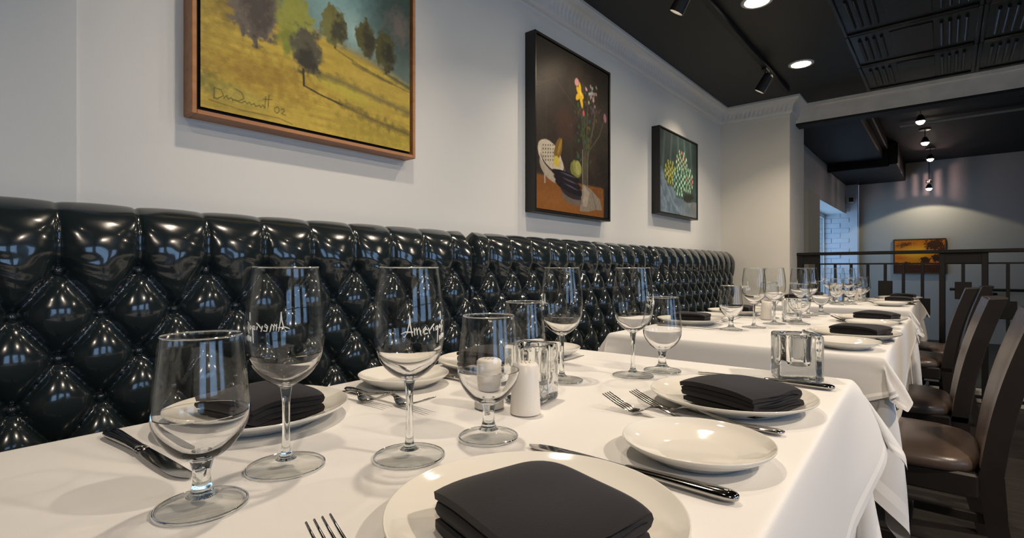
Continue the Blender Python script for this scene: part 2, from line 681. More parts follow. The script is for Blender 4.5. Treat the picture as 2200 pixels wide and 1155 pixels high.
def track_head():
    t = empty('track_spotlight')
    MB().box(-.016, .016, -.045, .045, -.052, -.034, .003).build('adapter', M['matte_black'], t)
    MB().tube([(0, 0, -.05), (0, 0, -.10)], .006, 8).build('stem', M['matte_black'], t)
    R = Matrix.Translation((0, 0, -.115)) @ Matrix.Rotation(math.radians(32), 4, 'Y')
    h = sharp(MB().lathe([(0, .05), (.022, .048), (.032, .035), (.034, -.03), (.036, -.075), (.031, -.075), (.029, -.06)], 20, M=R).build('lamp_head', M['matte_black'], t), 35)
    MB().lathe([(0, -.06), (.029, -.06)], 20, M=R).build('lens', M['lamp_lens'], t)
    return t


TH = track_head()
aims = [(3.78, 3.64, 1.55), (2.36, 2.22, 1.55), (.02, .75, 1.62), (1.25, .95, 1.62)]
hl = ['black track spotlight near the far end of the track, aimed at the smallest painting',
      'black track spotlight at the top edge, aimed at the tall still life', 'black track spotlight above the camera, aimed at the left of the landscape painting',
      'black track spotlight above the nearest table, aimed at the right of the landscape painting']
for (y, ty, tz), lab in zip(aims, hl):
    tx = -.93 if y > 1.5 else -.15
    place(TH, (tx, y, CEIL), 0, lab, 'spotlight', 'track spotlights')
    d = bpy.data.lights.new('track_beam', 'SPOT')
    d.energy = TRACK_W if y > 1.5 else TRACK_W * .55
    d.color = (1.0, .80, .58)
    d.spot_size = math.radians(78 if y > 1.5 else 46)
    d.spot_blend = .8
    d.shadow_soft_size = .012
    o = bpy.data.objects.new('track_beam', d)
    o.location = (tx - .055, y, CEIL - .19)
    v = Vector((WX, ty, tz)) - Vector(o.location)
    o.rotation_euler = v.to_track_quat('-Z', 'Y').to_euler()
    COL.objects.link(o)

# small far lamps hanging in a row
def far_lamp(drop, bulb):
    t = empty('hanging_spotlight')
    MB().tube([(0, 0, 0), (0, 0, -drop)], .005, 6).build('cord', M['matte_black'], t)
    MB().lathe([(0, .0), (.05, -.004), (.05, -.010), (0, -.012)], 16).build('canopy', M['chrome_dark'], t)
    sharp(MB().lathe([(.010, -drop + .03), (.02, -drop + .02), (.042, -drop - .035), (.038, -drop - .035), (.016, -drop + .012)], 18).build('lamp_shade', M['chrome_dark'], t), 40)
    MB().lathe([(0, -drop + .015), (.016, -drop + .002), (.030, -drop - .02), (.033, -drop - .040), (.020, -drop - .058), (0, -drop - .064)], 14).build('bulb', M[bulb], t, True)
    return t


fl = [(-.17, 6.0, .10, 'small glowing spotlight hanging under the far ceiling, first behind the beam'),
      (-.16, 7.0, .11, 'small glowing spotlight hanging under the far ceiling, second behind the beam'),
      (-.136, 8.15, .10, 'small glowing spotlight hanging under the far ceiling, third behind the beam')]
for x, y, dr, lab in fl:
    o = far_lamp(dr, 'bulb')
    o.location = (x, y, CEIL2)
    tag(o, lab, 'spotlight', 'lamps under the far ceiling')
o = far_lamp(.38, 'bulb_pink')
o.location = (-.16, 8.80, CEIL2)
cl = MB()
cl.lathe([(0, -.342), (.036, -.342), (.036, -.339), (0, -.339)], 18).lathe([(.006, -.304), (.036, -.304), (.036, -.301), (.006, -.301)], 18)
for k in range(16):
    a = 2 * PI * k / 16
    cl.box(.033, .036, -.0032, .0032, -.34, -.303, M=Matrix.Rotation(a, 4, 'Z'))
cl.build('streak_collar', M['chrome_dark'], o)['kind'] = 'stuff'  # collar added so that its slots throw pink streaks on the wall
tag(o, 'glowing lamp on a long cord before the far pale wall', 'pendant light', 'lamps under the far ceiling')
d = bpy.data.lights.new('pendant_beam', 'SPOT')
d.energy = 15
d.color = (1.0, .90, .68)
d.spot_size = math.radians(128)
d.spot_blend = .12
d.shadow_soft_size = .02
o = bpy.data.objects.new('pendant_beam', d)
o.location = (-.16, 8.66, 2.01)
o.rotation_euler = (math.radians(6), 0, 0)
COL.objects.link(o)
d = bpy.data.lights.new('pendant_glow', 'POINT')
d.energy = 2.6
d.color = (1.0, .62, .62)
d.shadow_soft_size = .003
o = bpy.data.objects.new('pendant_glow', d)
o.location = (-.148, 8.80, CEIL2 - .322)
COL.objects.link(o)

# ------------------------------------------------------------------ tufted banquette
PITCH = .1396
ROW = .092
BX = -1.40                    # front plane of the tufted back
BTOP = 1.103
MODL = 1.597


def banquette_back():
    m0 = (MODL - 10 * PITCH) / 2
    z_row = .972
    zbot = .40
    na, nb = 330, 190
    Rr = .100
    # profile: up the front face, quarter roll, flat to the wall
    Lf = (BTOP - Rr) - zbot
    Lq = Rr * PI / 2
    Lb = .018
    Lt = Lf + Lq + Lb
    s = np.linspace(0, Lt, nb)
    base = np.zeros((nb, 2))
    nrm = np.zeros((nb, 2))
    for i, q in enumerate(s):
        if q < Lf:
            base[i] = (0, zbot + q)
            nrm[i] = (1, 0)
        elif q < Lf + Lq:
            a = (q - Lf) / Rr
            base[i] = (-Rr + Rr * math.cos(a), BTOP - Rr + Rr * math.sin(a))
            nrm[i] = (math.cos(a), math.sin(a))
        else:
            base[i] = (-Rr - (q - Lf - Lq), BTOP)
            nrm[i] = (0, 1)
    zz = zbot + s                      # unrolled height
    y = np.linspace(0, MODL, na)
    Y, Z = np.meshgrid(y, zz, indexing='ij')
    rng = np.random.RandomState(5)
    # small irregularities so that no two folds are alike
    wob = .0022 * np.sin(Y * 23 + 1.3) * np.sin(Z * 31 + .4)
    Yk = (Y - m0) / PITCH + wob * .6
    Zk = (z_row - Z) / ROW + wob * .5
    U = Yk + Zk / 2
    V = Yk - Zk / 2
    fu = U - np.floor(U)
    fv = V - np.floor(V)
    su = np.sin(PI * fu)
    sv = np.sin(PI * fv)
    h_d = (np.clip(su, 0, 1) ** .34) * (np.clip(sv, 0, 1) ** .34)
    h_d = .04 + .96 * h_d
    # upper channels
    fy = Yk - np.floor(Yk)
    zb = z_row - ROW * (1 - np.abs(2 * fy - 1))
    e = np.clip((Z - zb) / (ROW * 1.5), 0, 1)
    ch = (np.clip(np.sin(PI * fy), 0, 1) ** .22) * np.sqrt(np.clip(1 - (1 - e) ** 2, 0, 1)) ** .8
    up = Z > zb
    seam = np.clip((Z - z_row) / .06, 0, 1)
    flat = np.clip((Z - z_row - .02) / .10, 0, 1)
    ch = ch * (1 - .25 * flat) + .25 * flat
    ch = 1 - (1 - ch) * (1 - .72 * np.clip((Z - 1.035) / .05, 0, 1))
    H = np.where(up, ch, h_d)
    # the ends of the module curl back
    edge = np.minimum(Y, MODL - Y)
    endf = np.sqrt(np.clip(edge / .035, 0, 1))
    # buttons pull the surface in
    pull = np.zeros_like(H)
    btn = []
    for r in range(7):
        ks = range(11) if r % 2 == 0 else [k + .5 for k in range(-1, 11)]
        for k in ks:
            by, bz = m0 + k * PITCH, z_row - r * ROW
            if by < .02 or by > MODL - .02:
                continue
            dd = (Y - by) ** 2 + (Z - bz) ** 2
            pull = np.maximum(pull, np.exp(-dd / (2 * .011 ** 2)))
            btn.append((by, bz))
    wr = .0006 * np.sin((U - V) * 19 + 3 * np.sin(V * 7)) * np.exp(-((Z - z_row) / .07) ** 2)
    A = .045 * H + wr
    A = A - .012 * pull
    low = np.clip(endf, 0, 1)
    D = A * low - .02 * (1 - low)
    Xc = base[None, :, 0] + nrm[None, :, 0] * (D - .014)
    Zc = base[None, :, 1] + nrm[None, :, 1] * (D * np.where(nrm[None, :, 1] > .9, .18, 1) - .014 * nrm[None, :, 1])
    vs = np.stack([Xc, Y, Zc], -1).reshape(-1, 3)
    idx = np.arange(na * nb).reshape(na, nb)
    fs = np.stack([idx[:-1, :-1], idx[1:, :-1], idx[1:, 1:], idx[:-1, 1:]], -1).reshape(-1, 4)
    return vs, fs, btn


vs, fs, btn = banquette_back()
BQ = empty('tufted_banquette')
tb = mesh_obj('tufted_back', vs, fs, M['vinyl'], BQ, True)
MB().box(-.118, -.06, .004, MODL - .004, 0, 1.03).build('back_frame', M['matte_black'], BQ)
b = sharp(MB().box(-.02, .41, .004, MODL - .004, .36, .475, .03).build('seat_cushion', M['seat_vinyl'], BQ), 50)
MB().box(-.03, .37, .01, MODL - .01, .02, .36, .005).build('base', M['matte_black'], BQ)
but = MB().lathe([(0, .0085), (.005, .0077), (.0088, .0050), (.0104, .001), (.0104, -.012)], 12, M=Matrix.Rotation(PI / 2, 4, 'Y')).build('button', M['vinyl'], BQ, True)
first = True
for by, bz in btn:
    if bz < .47:
        continue
    o = but
    if not first:
        o = but.copy()
        COL.objects.link(o)
        o.parent = BQ
    first = False
    o.location = (-.0125, by, bz)
for y0, lab in ((-.165, 'black tufted vinyl banquette section behind the nearest table'),
                (1.432, 'black tufted vinyl banquette section behind the middle table'),
                (3.029, 'black tufted vinyl banquette section ending at the column')):
    place(BQ, (BX, y0, 0), 0, lab, 'banquette', 'banquette sections along the wall')

# ------------------------------------------------------------------ paintings
def vnoise(X, Y, seed):
    r = np.random.RandomState(seed).rand(64, 64)
    xi, yi = np.floor(X).astype(int), np.floor(Y).astype(int)
    fx, fy = X - xi, Y - yi
    fx, fy = fx * fx * (3 - 2 * fx), fy * fy * (3 - 2 * fy)
    g = lambda a, b: r[a % 64, b % 64]
    return (g(xi, yi) * (1 - fx) + g(xi + 1, yi) * fx) * (1 - fy) + (g(xi, yi + 1) * (1 - fx) + g(xi + 1, yi + 1) * fx) * fy


def fbm(X, Y, seed, o=4):
    t, a, s = 0, .5, 0
    for k in range(o):
        t = t + a * vnoise(X * 2 ** k + 9 * k, Y * 2 ** k + 5 * k, seed + k)
        s += a
        a *= .5
    return t / s


def srgb(r, g, b):
    c = np.array([r, g, b]) / 255.
    return np.where(c <= .04045, c / 12.92, ((c + .055) / 1.055) ** 2.4)


class Canvas:
    def __init__(s, nx, ny, asp):
        s.S, s.T = np.meshgrid((np.arange(nx) + .5) / nx, (np.arange(ny) + .5) / ny, indexing='ij')
        s.asp = asp
        s.c = np.zeros((nx, ny, 3))
        s.n1 = fbm(s.S * 14, s.T * 14 / asp, 11)
        s.n2 = fbm(s.S * 45, s.T * 45 / asp, 31)
        s.st = fbm(s.S * 6, s.T * 60, 51)

    def mix(s, mask, col):
        m = np.clip(mask, 0, 1)[..., None]
        s.c = s.c * (1 - m) + np.asarray(col) * m

    def ell(s, cx, cy, rx, ry, rot=0, soft=.15, rough=.0, n=None):
        dx, dy = s.S - cx, s.T - cy
        a = math.radians(rot)
        u = (dx * math.cos(a) + dy * math.sin(a)) / rx
        v = (-dx * math.sin(a) + dy * math.cos(a)) / ry
        r = np.sqrt(u * u + v * v) + rough * ((s.n2 if n is None else n) - .5) * 2
        return np.clip((1 - r) / soft, 0, 1)

    def line(s, pts, w, soft=.4, rough=0):
        best = np.full(s.S.shape, 9.)
        for (x0, y0), (x1, y1) in zip(pts, pts[1:]):
            dx, dy = x1 - x0, (y1 - y0) / s.asp
            L2 = dx * dx + dy * dy + 1e-12
            px, py = s.S - x0, (s.T - y0) / s.asp
            t = np.clip((px * dx + py * dy) / L2, 0, 1)
            best = np.minimum(best, np.sqrt((px - t * dx) ** 2 + (py - t * dy) ** 2))
        best = best * (1 + rough * (s.n2 - .5) * 2)
        return np.clip((w - best) / (w * soft), 0, 1)

    def poly(s, pts, soft=.01):
        inside = np.zeros(s.S.shape, bool)
        n = len(pts)
        X = s.S + (s.n2 - .5) * soft
        Yy = s.T + (s.n1 - .5) * soft
        for i in range(n):
            x0, y0 = pts[i]
            x1, y1 = pts[(i + 1) % n]
            cond = (y0 > Yy) != (y1 > Yy)
            xs = (x1 - x0) * (Yy - y0) / (y1 - y0 + 1e-12) + x0
            inside ^= cond & (X < xs)
        return inside.astype(float)


def canvas_obj(name, cv, w, h, parent, x):
    nx, ny = cv.c.shape[:2]
    yy = np.linspace(-w / 2, w / 2, nx)
    zz = np.linspace(-h / 2, h / 2, ny)
    Y, Z = np.meshgrid(yy, zz, indexing='ij')
    vs = np.stack([np.full_like(Y, x), Y, Z], -1).reshape(-1, 3)
    idx = np.arange(nx * ny).reshape(nx, ny)
    fs = np.stack([idx[:-1, :-1], idx[1:, :-1], idx[1:, 1:], idx[:-1, 1:]], -1).reshape(-1, 4)
    o = mesh_obj(name, vs, fs, M['paint'], parent)
    at = o.data.color_attributes.new('paint', 'FLOAT_COLOR', 'POINT')
    rgba = np.concatenate([np.clip(cv.c, 0, 1).reshape(-1, 3), np.ones((nx * ny, 1))], 1).astype(np.float32)
    at.data.foreach_set('color', rgba.ravel())
    return o


def frame_obj(parent, w, h, depth, t, mats, lip=.004):
    """shadow-box frame: four bars, inner dark gap board, x=0 is the wall plane"""
    W, H = w / 2, h / 2
    f = MB()
    f.box(0, depth, -W, -W + t, -H, H, .0015).box(0, depth, W - t, W, -H, H, .0015)
    f.box(0, depth, -W + t, W - t, -H, -H + t, .0015).box(0, depth, -W + t, W - t, H - t, H, .0015)
    f.build('frame', mats[0], parent)
    MB().box(.002, depth - .022, -W + t, W - t, -H + t, H - t).build('backing', mats[1], parent)


def landscape():
    c = Canvas(350, 350, 1.0)
    S, T = c.S, c.T
    n1, n2, st = c.n1, c.n2, c.st
    c.c[:] = srgb(92, 112, 104)
    c.mix(np.clip((T - .42) * 4, 0, 1), srgb(70, 92, 88))
    c.mix(c.ell(.56, .62, .30, .34, 0, .9, .3), srgb(138, 178, 176))
    c.mix(c.ell(.70, .50, .16, .10, -20, .8, .3), srgb(164, 196, 190))
    c.mix(np.clip((S - .70) * 4, 0, 1) * np.clip((T - .36) * 4, 0, 1), srgb(48, 74, 72))
    c.mix(c.ell(.93, .62, .10, .12, 20, .9, .6), srgb(112, 106, 100))
    c.mix(np.clip((.36 - S) * 5, 0, 1) * np.clip((T - .30) * 3, 0, 1), srgb(88, 92, 72))
    c.mix(c.ell(.18, .62, .2, .1, 0, .9, .6), srgb(118, 118, 108))
    # the golden hill
    hill = .50 - .14 * S ** 2 + .012 * (n1 - .5)
    hill = np.where(S < .3, .52 - .1 * (.3 - S), hill)
    m = np.clip((hill - T) / .05, 0, 1)
    gold = srgb(180, 156, 62)[None, None] * (0.72 + .55 * st[..., None]) * np.ones((1, 1, 3))
    mm = m[..., None]
    c.c = c.c * (1 - mm) + gold * mm
    c.mix(m * c.ell(.14, .43, .25, .13, 0, .8, .3) * .8, srgb(118, 100, 40))
    c.mix(m * c.ell(.22, .18, .36, .12, 0, .9, .5) * .6, srgb(140, 106, 30))
    c.mix(m * c.ell(.70, .30, .28, .10, -15, .8, .4) * .7, srgb(190, 164, 70))
    c.mix(m * c.ell(.62, .22, .24, .045, -10, .7, .4) * .7, srgb(186, 176, 66))
    c.mix(m * c.ell(.85, .05, .4, .10, 0, .8, .4) * .6, srgb(150, 136, 46))
    c.mix(m * c.ell(.12, .08, .20, .05, -8, .6, .6) * .6, srgb(160, 152, 70))
    c.mix(m * c.ell(.02, .10, .10, .05, 0, .8, .6) * .6, srgb(96, 98, 42))
    # long shadows of the trees
    c.mix(c.line([(.44, .265), (.60, .255), (.76, .235), (1.0, .20)], .026, .9, .7) * .75, srgb(104, 98, 60))
    c.mix(c.line([(.413, .190), (.50, .168), (.60, .150)], .006, .6, .6), srgb(62, 56, 30))
    c.mix(c.line([(.60, .150), (.78, .118), (1.0, .09)], .024, .9, .9) * .8, srgb(84, 76, 42))
    c.mix(c.line([(.66, .36), (.76, .34), (.88, .325)], .012, .8, .6) * .7, srgb(92, 88, 56))
    c.mix(c.line([(.56, .40), (.70, .36), (.84, .33), (1.0, .31)], .005, .8, .8) * .7, srgb(92, 84, 44))
    c.mix(c.line([(.84, .365), (1.0, .33)], .014, .8, .5) * .8, srgb(74, 76, 44))
    # trees
    def tree(cx, cy, rx, ry, base, lit, dark, side=.35):
        c.mix(c.line([(cx, cy - ry * .6), (cx + .004, base)], .007, .5, .3), srgb(58, 50, 36))
        c.mix(c.ell(cx, cy, rx, ry, 0, .16, .30), lit)
        c.mix(c.ell(cx + rx * side, cy - ry * .12, rx * .75, ry * .9, 0, .6, .6), dark)
    tree(.205, .46, .115, .16, .29, srgb(104, 96, 84), srgb(70, 64, 60), .1)
    tree(.56, .50, .068, .10, .405, srgb(116, 116, 64), srgb(66, 66, 50))
    tree(.728, .50, .062, .095, .418, srgb(86, 86, 48), srgb(54, 54, 42))
    tree(.845, .475, .068, .105, .366, srgb(78, 78, 40), srgb(44, 46, 36))
    c.mix(c.ell(.375, .45, .095, .13, 0, .25, .3), srgb(146, 150, 66))
    c.mix(c.ell(.345, .36, .06, .08, 0, .5, .4), srgb(124, 132, 50))
    c.mix(c.ell(.428, .350, .085, .115, 0, .3, .4), srgb(84, 82, 66))
    c.mix(c.ell(.425, .300, .060, .075, 0, .6, .45), srgb(50, 48, 40))
    c.mix(c.line([(.410, .26), (.413, .19)], .007, .5, .3), srgb(52, 44, 30))
    # bottom scratches and the signature
    ink = srgb(74, 62, 22)
    c.mix(c.line([(.03, .035), (.15, .022), (.3, .024), (.36, .010)], .003, .6) * .7, srgb(96, 82, 24))
    for p in ([(.050, .085), (.048, .045)], [(.050, .085), (.075, .082), (.083, .062), (.060, .045), (.048, .046)], [(.083, .052), (.095, .066), (.100, .053), (.112, .062), (.118, .050)],
              [(.128, .100), (.150, .092), (.160, .070), (.140, .056), (.118, .056)], [(.118, .056), (.150, .050), (.165, .062), (.172, .052), (.182, .062), (.188, .052), (.200, .060), (.206, .050)],
              [(.206, .050), (.222, .058), (.226, .050), (.236, .064), (.240, .052)], [(.246, .098), (.243, .052)], [(.260, .108), (.256, .056)], [(.236, .086), (.272, .094)],
              [(.296, .070), (.284, .062), (.284, .048), (.294, .042), (.303, .052), (.300, .066), (.296, .070)], [(.312, .062), (.322, .068), (.326, .058), (.312, .044), (.332, .042)]):
        c.mix(c.line(p, .0030, .6) * .75, ink)
    c.c *= (.90 + .36 * n2)[..., None]
    return c


def still_life():
    c = Canvas(240, 290, .83)
    S, T = c.S, c.T
    c.c[:] = srgb(44, 38, 34)
    c.mix(c.n1 * 1.2 - .3, srgb(62, 54, 46))
    c.mix(c.ell(.35, .55, .16, .14, 0, .6, .3) * .8, srgb(74, 52, 44))
    c.mix(c.ell(.15, .8, .25, .1, 30, .8, .5) * .4, srgb(84, 74, 58))
    c.mix(c.line([(.02, .72), (.22, .80), (.60, .63)], .008, .9, .5) * .6, srgb(84, 74, 60))
    c.mix(c.line([(.12, .34), (.12, .72)], .008, .9, .5) * .5, srgb(78, 68, 56))
    c.mix(c.ell(.9, .35, .14, .2, 0, .9, .3) * .7, srgb(30, 27, 27))
    # table
    tab = np.clip((.205 - T + .012 * (c.n1 - .5)) / .015, 0, 1) * np.clip((.93 - S) / .02, 0, 1)
    c.mix(tab, srgb(134, 86, 42))
    c.mix(tab * c.ell(.2, .05, .5, .1, 0, .9, .4) * .6, srgb(156, 102, 50))
    c.mix(tab * c.ell(.75, .16, .3, .05, 0, .9, .4) * .6, srgb(100, 62, 36))
    # colander
    c.mix(c.line([(.10, .24), (.10, .16)], .010, .4), srgb(170, 160, 146))
    c.mix(c.ell(.20, .255, .17, .085, -12, .08, .03), srgb(176, 166, 148))
    c.mix(c.ell(.165, .325, .155, .085, -14, .06, .03), srgb(206, 196, 176))
    c.mix(c.ell(.20, .29, .155, .06, -14, .05, .03), srgb(58, 50, 50))
    c.mix(c.ell(.195, .305, .150, .06, -14, .05, .03), srgb(196, 186, 166))
    for i in range(5):
        for j in range(5):
            c.mix(c.ell(.08 + .03 * i, .375 - .022 * j + .004 * i, .007, .006, 0, .3), srgb(70, 62, 60))
    c.mix(c.ell(.265, .375, .045, .085, -28, .15, .1), srgb(126, 96, 42))
    c.mix(c.ell(.285, .395, .018, .07, -28, .3, .1), srgb(160, 128, 58))
    c.mix(c.ell(.245, .300, .042, .036, 0, .15, .05), srgb(206, 186, 78))
    # vase, stems, flowers
    c.mix(c.ell(.63, .29, .05, .15, 0, .4, .1) * .6, srgb(96, 90, 76))
    c.mix(c.line([(.595, .42), (.60, .17)], .006, .6) * .8, srgb(150, 144, 126))
    c.mix(c.line([(.675, .42), (.67, .17)], .006, .6) * .8, srgb(130, 124, 110))
    for p in ([(.63, .30), (.60, .5), (.57, .75)], [(.64, .3), (.66, .55), (.68, .8)], [(.65, .3), (.72, .5), (.80, .72)], [(.62, .3), (.62, .6), (.60, .85)],
              [(.66, .4), (.85, .55), (.93, .67)], [(.64, .4), (.78, .62), (.76, .78)]):
        c.mix(c.line(p, .008, .8, .8) * .7, srgb(84, 92, 64))
    rng = np.random.RandomState(4)
    for k in range(60):
        x, y = .62 + rng.randn() * .07, .55 + rng.randn() * .10
        c.mix(c.ell(x, y, .008 + .014 * rng.rand(), .02, rng.rand() * 180, .5, .3) * .7, srgb(*(np.array([66, 80, 58]) + rng.randint(-20, 25, 3))))
    for k in range(26):
        x, y = .73 + rng.randn() * .045, .80 + rng.randn() * .035
        c.mix(c.ell(x, y, .016, .013, rng.rand() * 180, .5, .3) * .8, srgb(*(np.array([170, 158, 160]) + rng.randint(-40, 30, 3))))
    for k in range(18):
        x, y = .76 + rng.randn() * .05, .70 + rng.randn() * .05
        c.mix(c.ell(x, y, .016, .013, rng.rand() * 180, .5, .3) * .6, srgb(*(np.array([96, 70, 84]) + rng.randint(-20, 20, 3))))
    for a, l in ((100, .055), (215, .06), (150, .05), (290, .07), (340, .04)):
        ar = math.radians(a)
        c.mix(c.ell(.565 + math.cos(ar) * l * .6, .775 + math.sin(ar) * l * .6, l * .8, .022, a, .3, .1), srgb(214, 176, 42))
    c.mix(c.ell(.57, .78, .02, .02, 0, .5), srgb(236, 204, 84))
    c.mix(c.ell(.515, .84, .036, .028, 20, .3, .1), srgb(206, 150, 148))
    c.mix(c.ell(.612, .66, .018, .022, 0, .3, .1), srgb(186, 96, 92))
    c.mix(c.ell(.945, .69, .026, .036, 20, .3, .1), srgb(180, 120, 132))
    # artichoke / pepper, eggplants, bowl, cloth
    c.mix(c.ell(.505, .285, .085, .060, 0, .12, .08), srgb(120, 124, 66))
    c.mix(c.ell(.53, .295, .05, .05, 20, .2, .08), srgb(160, 160, 92))
    c.mix(c.ell(.48, .30, .02, .045, 10, .3, .05), srgb(140, 142, 80))
    c.mix(c.ell(.46, .105, .16, .055, -6, .1, .05), srgb(112, 100, 92))
    c.mix(c.ell(.46, .135, .17, .045, -5, .1, .05), srgb(50, 44, 48))
    for x, y, r in ((.37, .225, -4), (.39, .19, -6), (.41, .155, -8)):
        c.mix(c.ell(x, y, .20, .030, r, .12, .05), srgb(30, 26, 34))
        c.mix(c.ell(x + .03, y + .010, .12, .007, r, .6, .05) * .8, srgb(92, 86, 104))
    c.mix(c.poly([(.60, .20), (.74, .17), (.86, .12), (.90, .05), (.80, .045), (.70, .03), (.56, .025), (.58, .12)], .02), srgb(140, 130, 116))
    c.mix(c.poly([(.62, .19), (.70, .15), (.66, .06), (.60, .06)], .02) * .8, srgb(172, 162, 146))
    c.mix(c.line([(.74, .16), (.80, .06)], .012, .8) * .7, srgb(100, 92, 84))
    c.mix(np.clip((S - .925) / .01, 0, 1) * np.clip((.23 - T) / .02, 0, 1), srgb(36, 34, 36))
    c.c *= (.66 + .34 * c.n2)[..., None]
    return c


def artichokes():
    c = Canvas(230, 210, 1.16)
    S, T = c.S, c.T
    c.c[:] = srgb(46, 62, 60)
    c.mix(c.n1 * 1.3 - .3, srgb(64, 84, 82))
    for x0, x1 in ((.12, .06), (.30, .24), (.46, .48), (.62, .70), (.80, .86)):
        c.mix(c.line([(x0, 1.0), (x1, .50)], .035, 1.0, .3) * .6, srgb(92, 116, 116))
    c.mix(c.ell(.95, .75, .25, .4, 0, .9, .2) * .8, srgb(34, 44, 42))
    tab = c.poly([(0, .56), (.22, .44), (.50, .24), (.72, .18), (1.0, .22), (1.0, 0), (0, 0)], .03)
    c.mix(tab, srgb(86, 106, 122))
    c.mix(tab * np.clip(c.n1 * 2.4 - .9, 0, 1), srgb(122, 140, 152))
    c.mix(tab * c.line([(.05, .48), (.35, .12), (.55, .02)], .02, 1, .4) * .8, srgb(130, 148, 160))
    c.mix(tab * c.line([(.02, .36), (.2, .10)], .014, 1, .4) * .7, srgb(62, 80, 96))
    c.mix(tab * np.clip((S - .5) * 2, 0, 1) * .6, srgb(112, 112, 100))
    c.mix(c.ell(.76, .25, .18, .06, 10, .3, .2), srgb(28, 40, 24))
    rng = np.random.RandomState(8)

    def choke(cx, cy, rx, ry, cols):
        c.mix(c.ell(cx, cy, rx, ry, 0, .1, .1), cols[0])
        rows = 9
        for r in range(rows):
            f = (r + .5) / rows
            zz = cy + ry * (1 - 2 * f) * .92
            half = rx * math.sqrt(max(0, 1 - (1 - 2 * f) ** 2)) * .95
            k = max(2, int(half / .038))
            for q in range(k + 1):
                xx = cx - half + 2 * half * (q + .5 * (r % 2)) / k
                if abs(xx - cx) > half * 1.05:
                    continue
                c.mix(c.ell(xx, zz - .004, .033, .050, 0, .25, .05) * .8, np.array(cols[2]))
                j = rng.randint(-18, 18)
                base = cols[1] if rng.rand() > .22 else cols[3]
                c.mix(c.ell(xx, zz + .002, .028, .044, 0, .7, .08), np.clip(np.array(cols[0]) * 1.25, 0, 1))
                c.mix(c.ell(xx + .003, zz + .010, .021, .032, 0, .7, .12), np.clip(np.array(base) * (1.35 + j / 50.), 0, 1))
    g = (srgb(70, 96, 72), srgb(150, 186, 160), srgb(30, 44, 34), srgb(186, 128, 128))
    gy = (srgb(92, 104, 44), srgb(160, 168, 92), srgb(40, 48, 22), srgb(190, 180, 110))
    choke(.26, .50, .14, .15, gy)
    choke(.56, .66, .15, .17, (g[0], srgb(166, 180, 156), g[2], srgb(196, 132, 140)))
    choke(.74, .47, .14, .17, (g[0], srgb(140, 178, 150), g[2], srgb(186, 110, 120)))
    choke(.50, .42, .15, .20, (g[0], srgb(150, 196, 176), g[2], srgb(120, 172, 176)))
    c.c *= (.84 + .32 * c.n2)[..., None]
    return c


def sunset():
    c = Canvas(170, 150, 1.2)
    S, T = c.S, c.T
    c.c[:] = srgb(206, 120, 22)
    c.mix(c.ell(.45, .62, .45, .22, 10, .9, .3), srgb(238, 172, 36))
    c.mix(np.clip((T - .78) * 5, 0, 1) * .8, srgb(170, 92, 22))
    c.mix(c.ell(.2, .86, .28, .10, 15, .8, .6), srgb(92, 52, 20))
    c.mix(c.ell(.12, .45, .25, .10, 0, .9, .5) * .8, srgb(190, 84, 24))
    c.mix(c.ell(.9, .3, .2, .03, 0, .8, .3) * .8, srgb(236, 130, 80))
    c.mix(np.clip((.27 + .03 * (c.n1 - .5) - T) / .03, 0, 1), srgb(66, 34, 16))
    c.mix(c.ell(.25, .29, .10, .05, 0, .3, .5), srgb(52, 26, 14))
    c.mix(c.ell(.05, .29, .06, .04, 0, .3, .5), srgb(52, 26, 14))
    c.mix(c.ell(.80, .84, .22, .18, 0, .25, .5), srgb(66, 38, 16))
    c.mix(c.ell(.93, .66, .12, .16, 0, .3, .5), srgb(72, 40, 16))
    c.mix(c.ell(.62, .38, .13, .11, 0, .25, .5), srgb(60, 32, 14))
    c.mix(c.ell(.85, .44, .14, .12, 0, .25, .5), srgb(58, 30, 14))
    c.mix(c.line([(.82, .42), (.83, .25)], .008, .5), srgb(50, 26, 12))
    c.mix(np.clip(c.n1 * 2 - 1, 0, 1) * np.clip((.25 - T) * 8, 0, 1) * .7, srgb(98, 52, 20))
    c.c *= (.85 + .3 * c.n2)[..., None]
    return c


def painting(name, y0, y1, z0, z1, depth, t, mats, cv, label, inner=0.0):
    p = empty(name, (WX, (y0 + y1) / 2, (z0 + z1) / 2))
    w, h = y1 - y0, z1 - z0
    frame_obj(p, w, h, depth, t, mats)
    iw, ih = w - 2 * t - 2 * inner, h - 2 * t - 2 * inner
    MB().box(depth - .02, depth - .0065, -iw / 2, iw / 2, -ih / 2, ih / 2).build('stretcher', M['frame_black'], p)
    canvas_obj('canvas', cv, iw, ih, p, depth - .006)
    return tag(p, label, 'painting')


painting('landscape_painting', .479, 1.20, 1.371, 2.10, .060, .012, (M['frame_wood'], M['matte_black']), landscape(),
         'large oil landscape of trees on a golden hill in a pale wood frame', .010)
painting('still_life_painting', 1.908, 2.615, 1.243, 2.091, .060, .012, (M['frame_black'], M['matte_black']), still_life(),
         'tall dark oil still life of flowers and colander in black frame', .005)
painting('artichoke_painting', 3.279, 3.976, 1.347, 1.937, .060, .010, (M['frame_black'], M['matte_black']), artichokes(),
         'smaller oil painting of green artichokes on blue cloth in black frame', .005)
sp = empty('sunset_painting', (-.272, YF, 1.143), -PI / 2)
frame_obj(sp, .575, .485, .035, .012, (M['frame_edge'], M['matte_black']))
MB().box(.02, .0285, -.27, .27, -.226, .226).build('stretcher', M['frame_black'], sp)
canvas_obj('canvas', sunset(), .545, .455, sp, .029)
tag(sp, 'small orange sunset painting on the far wall behind the railing', 'painting')

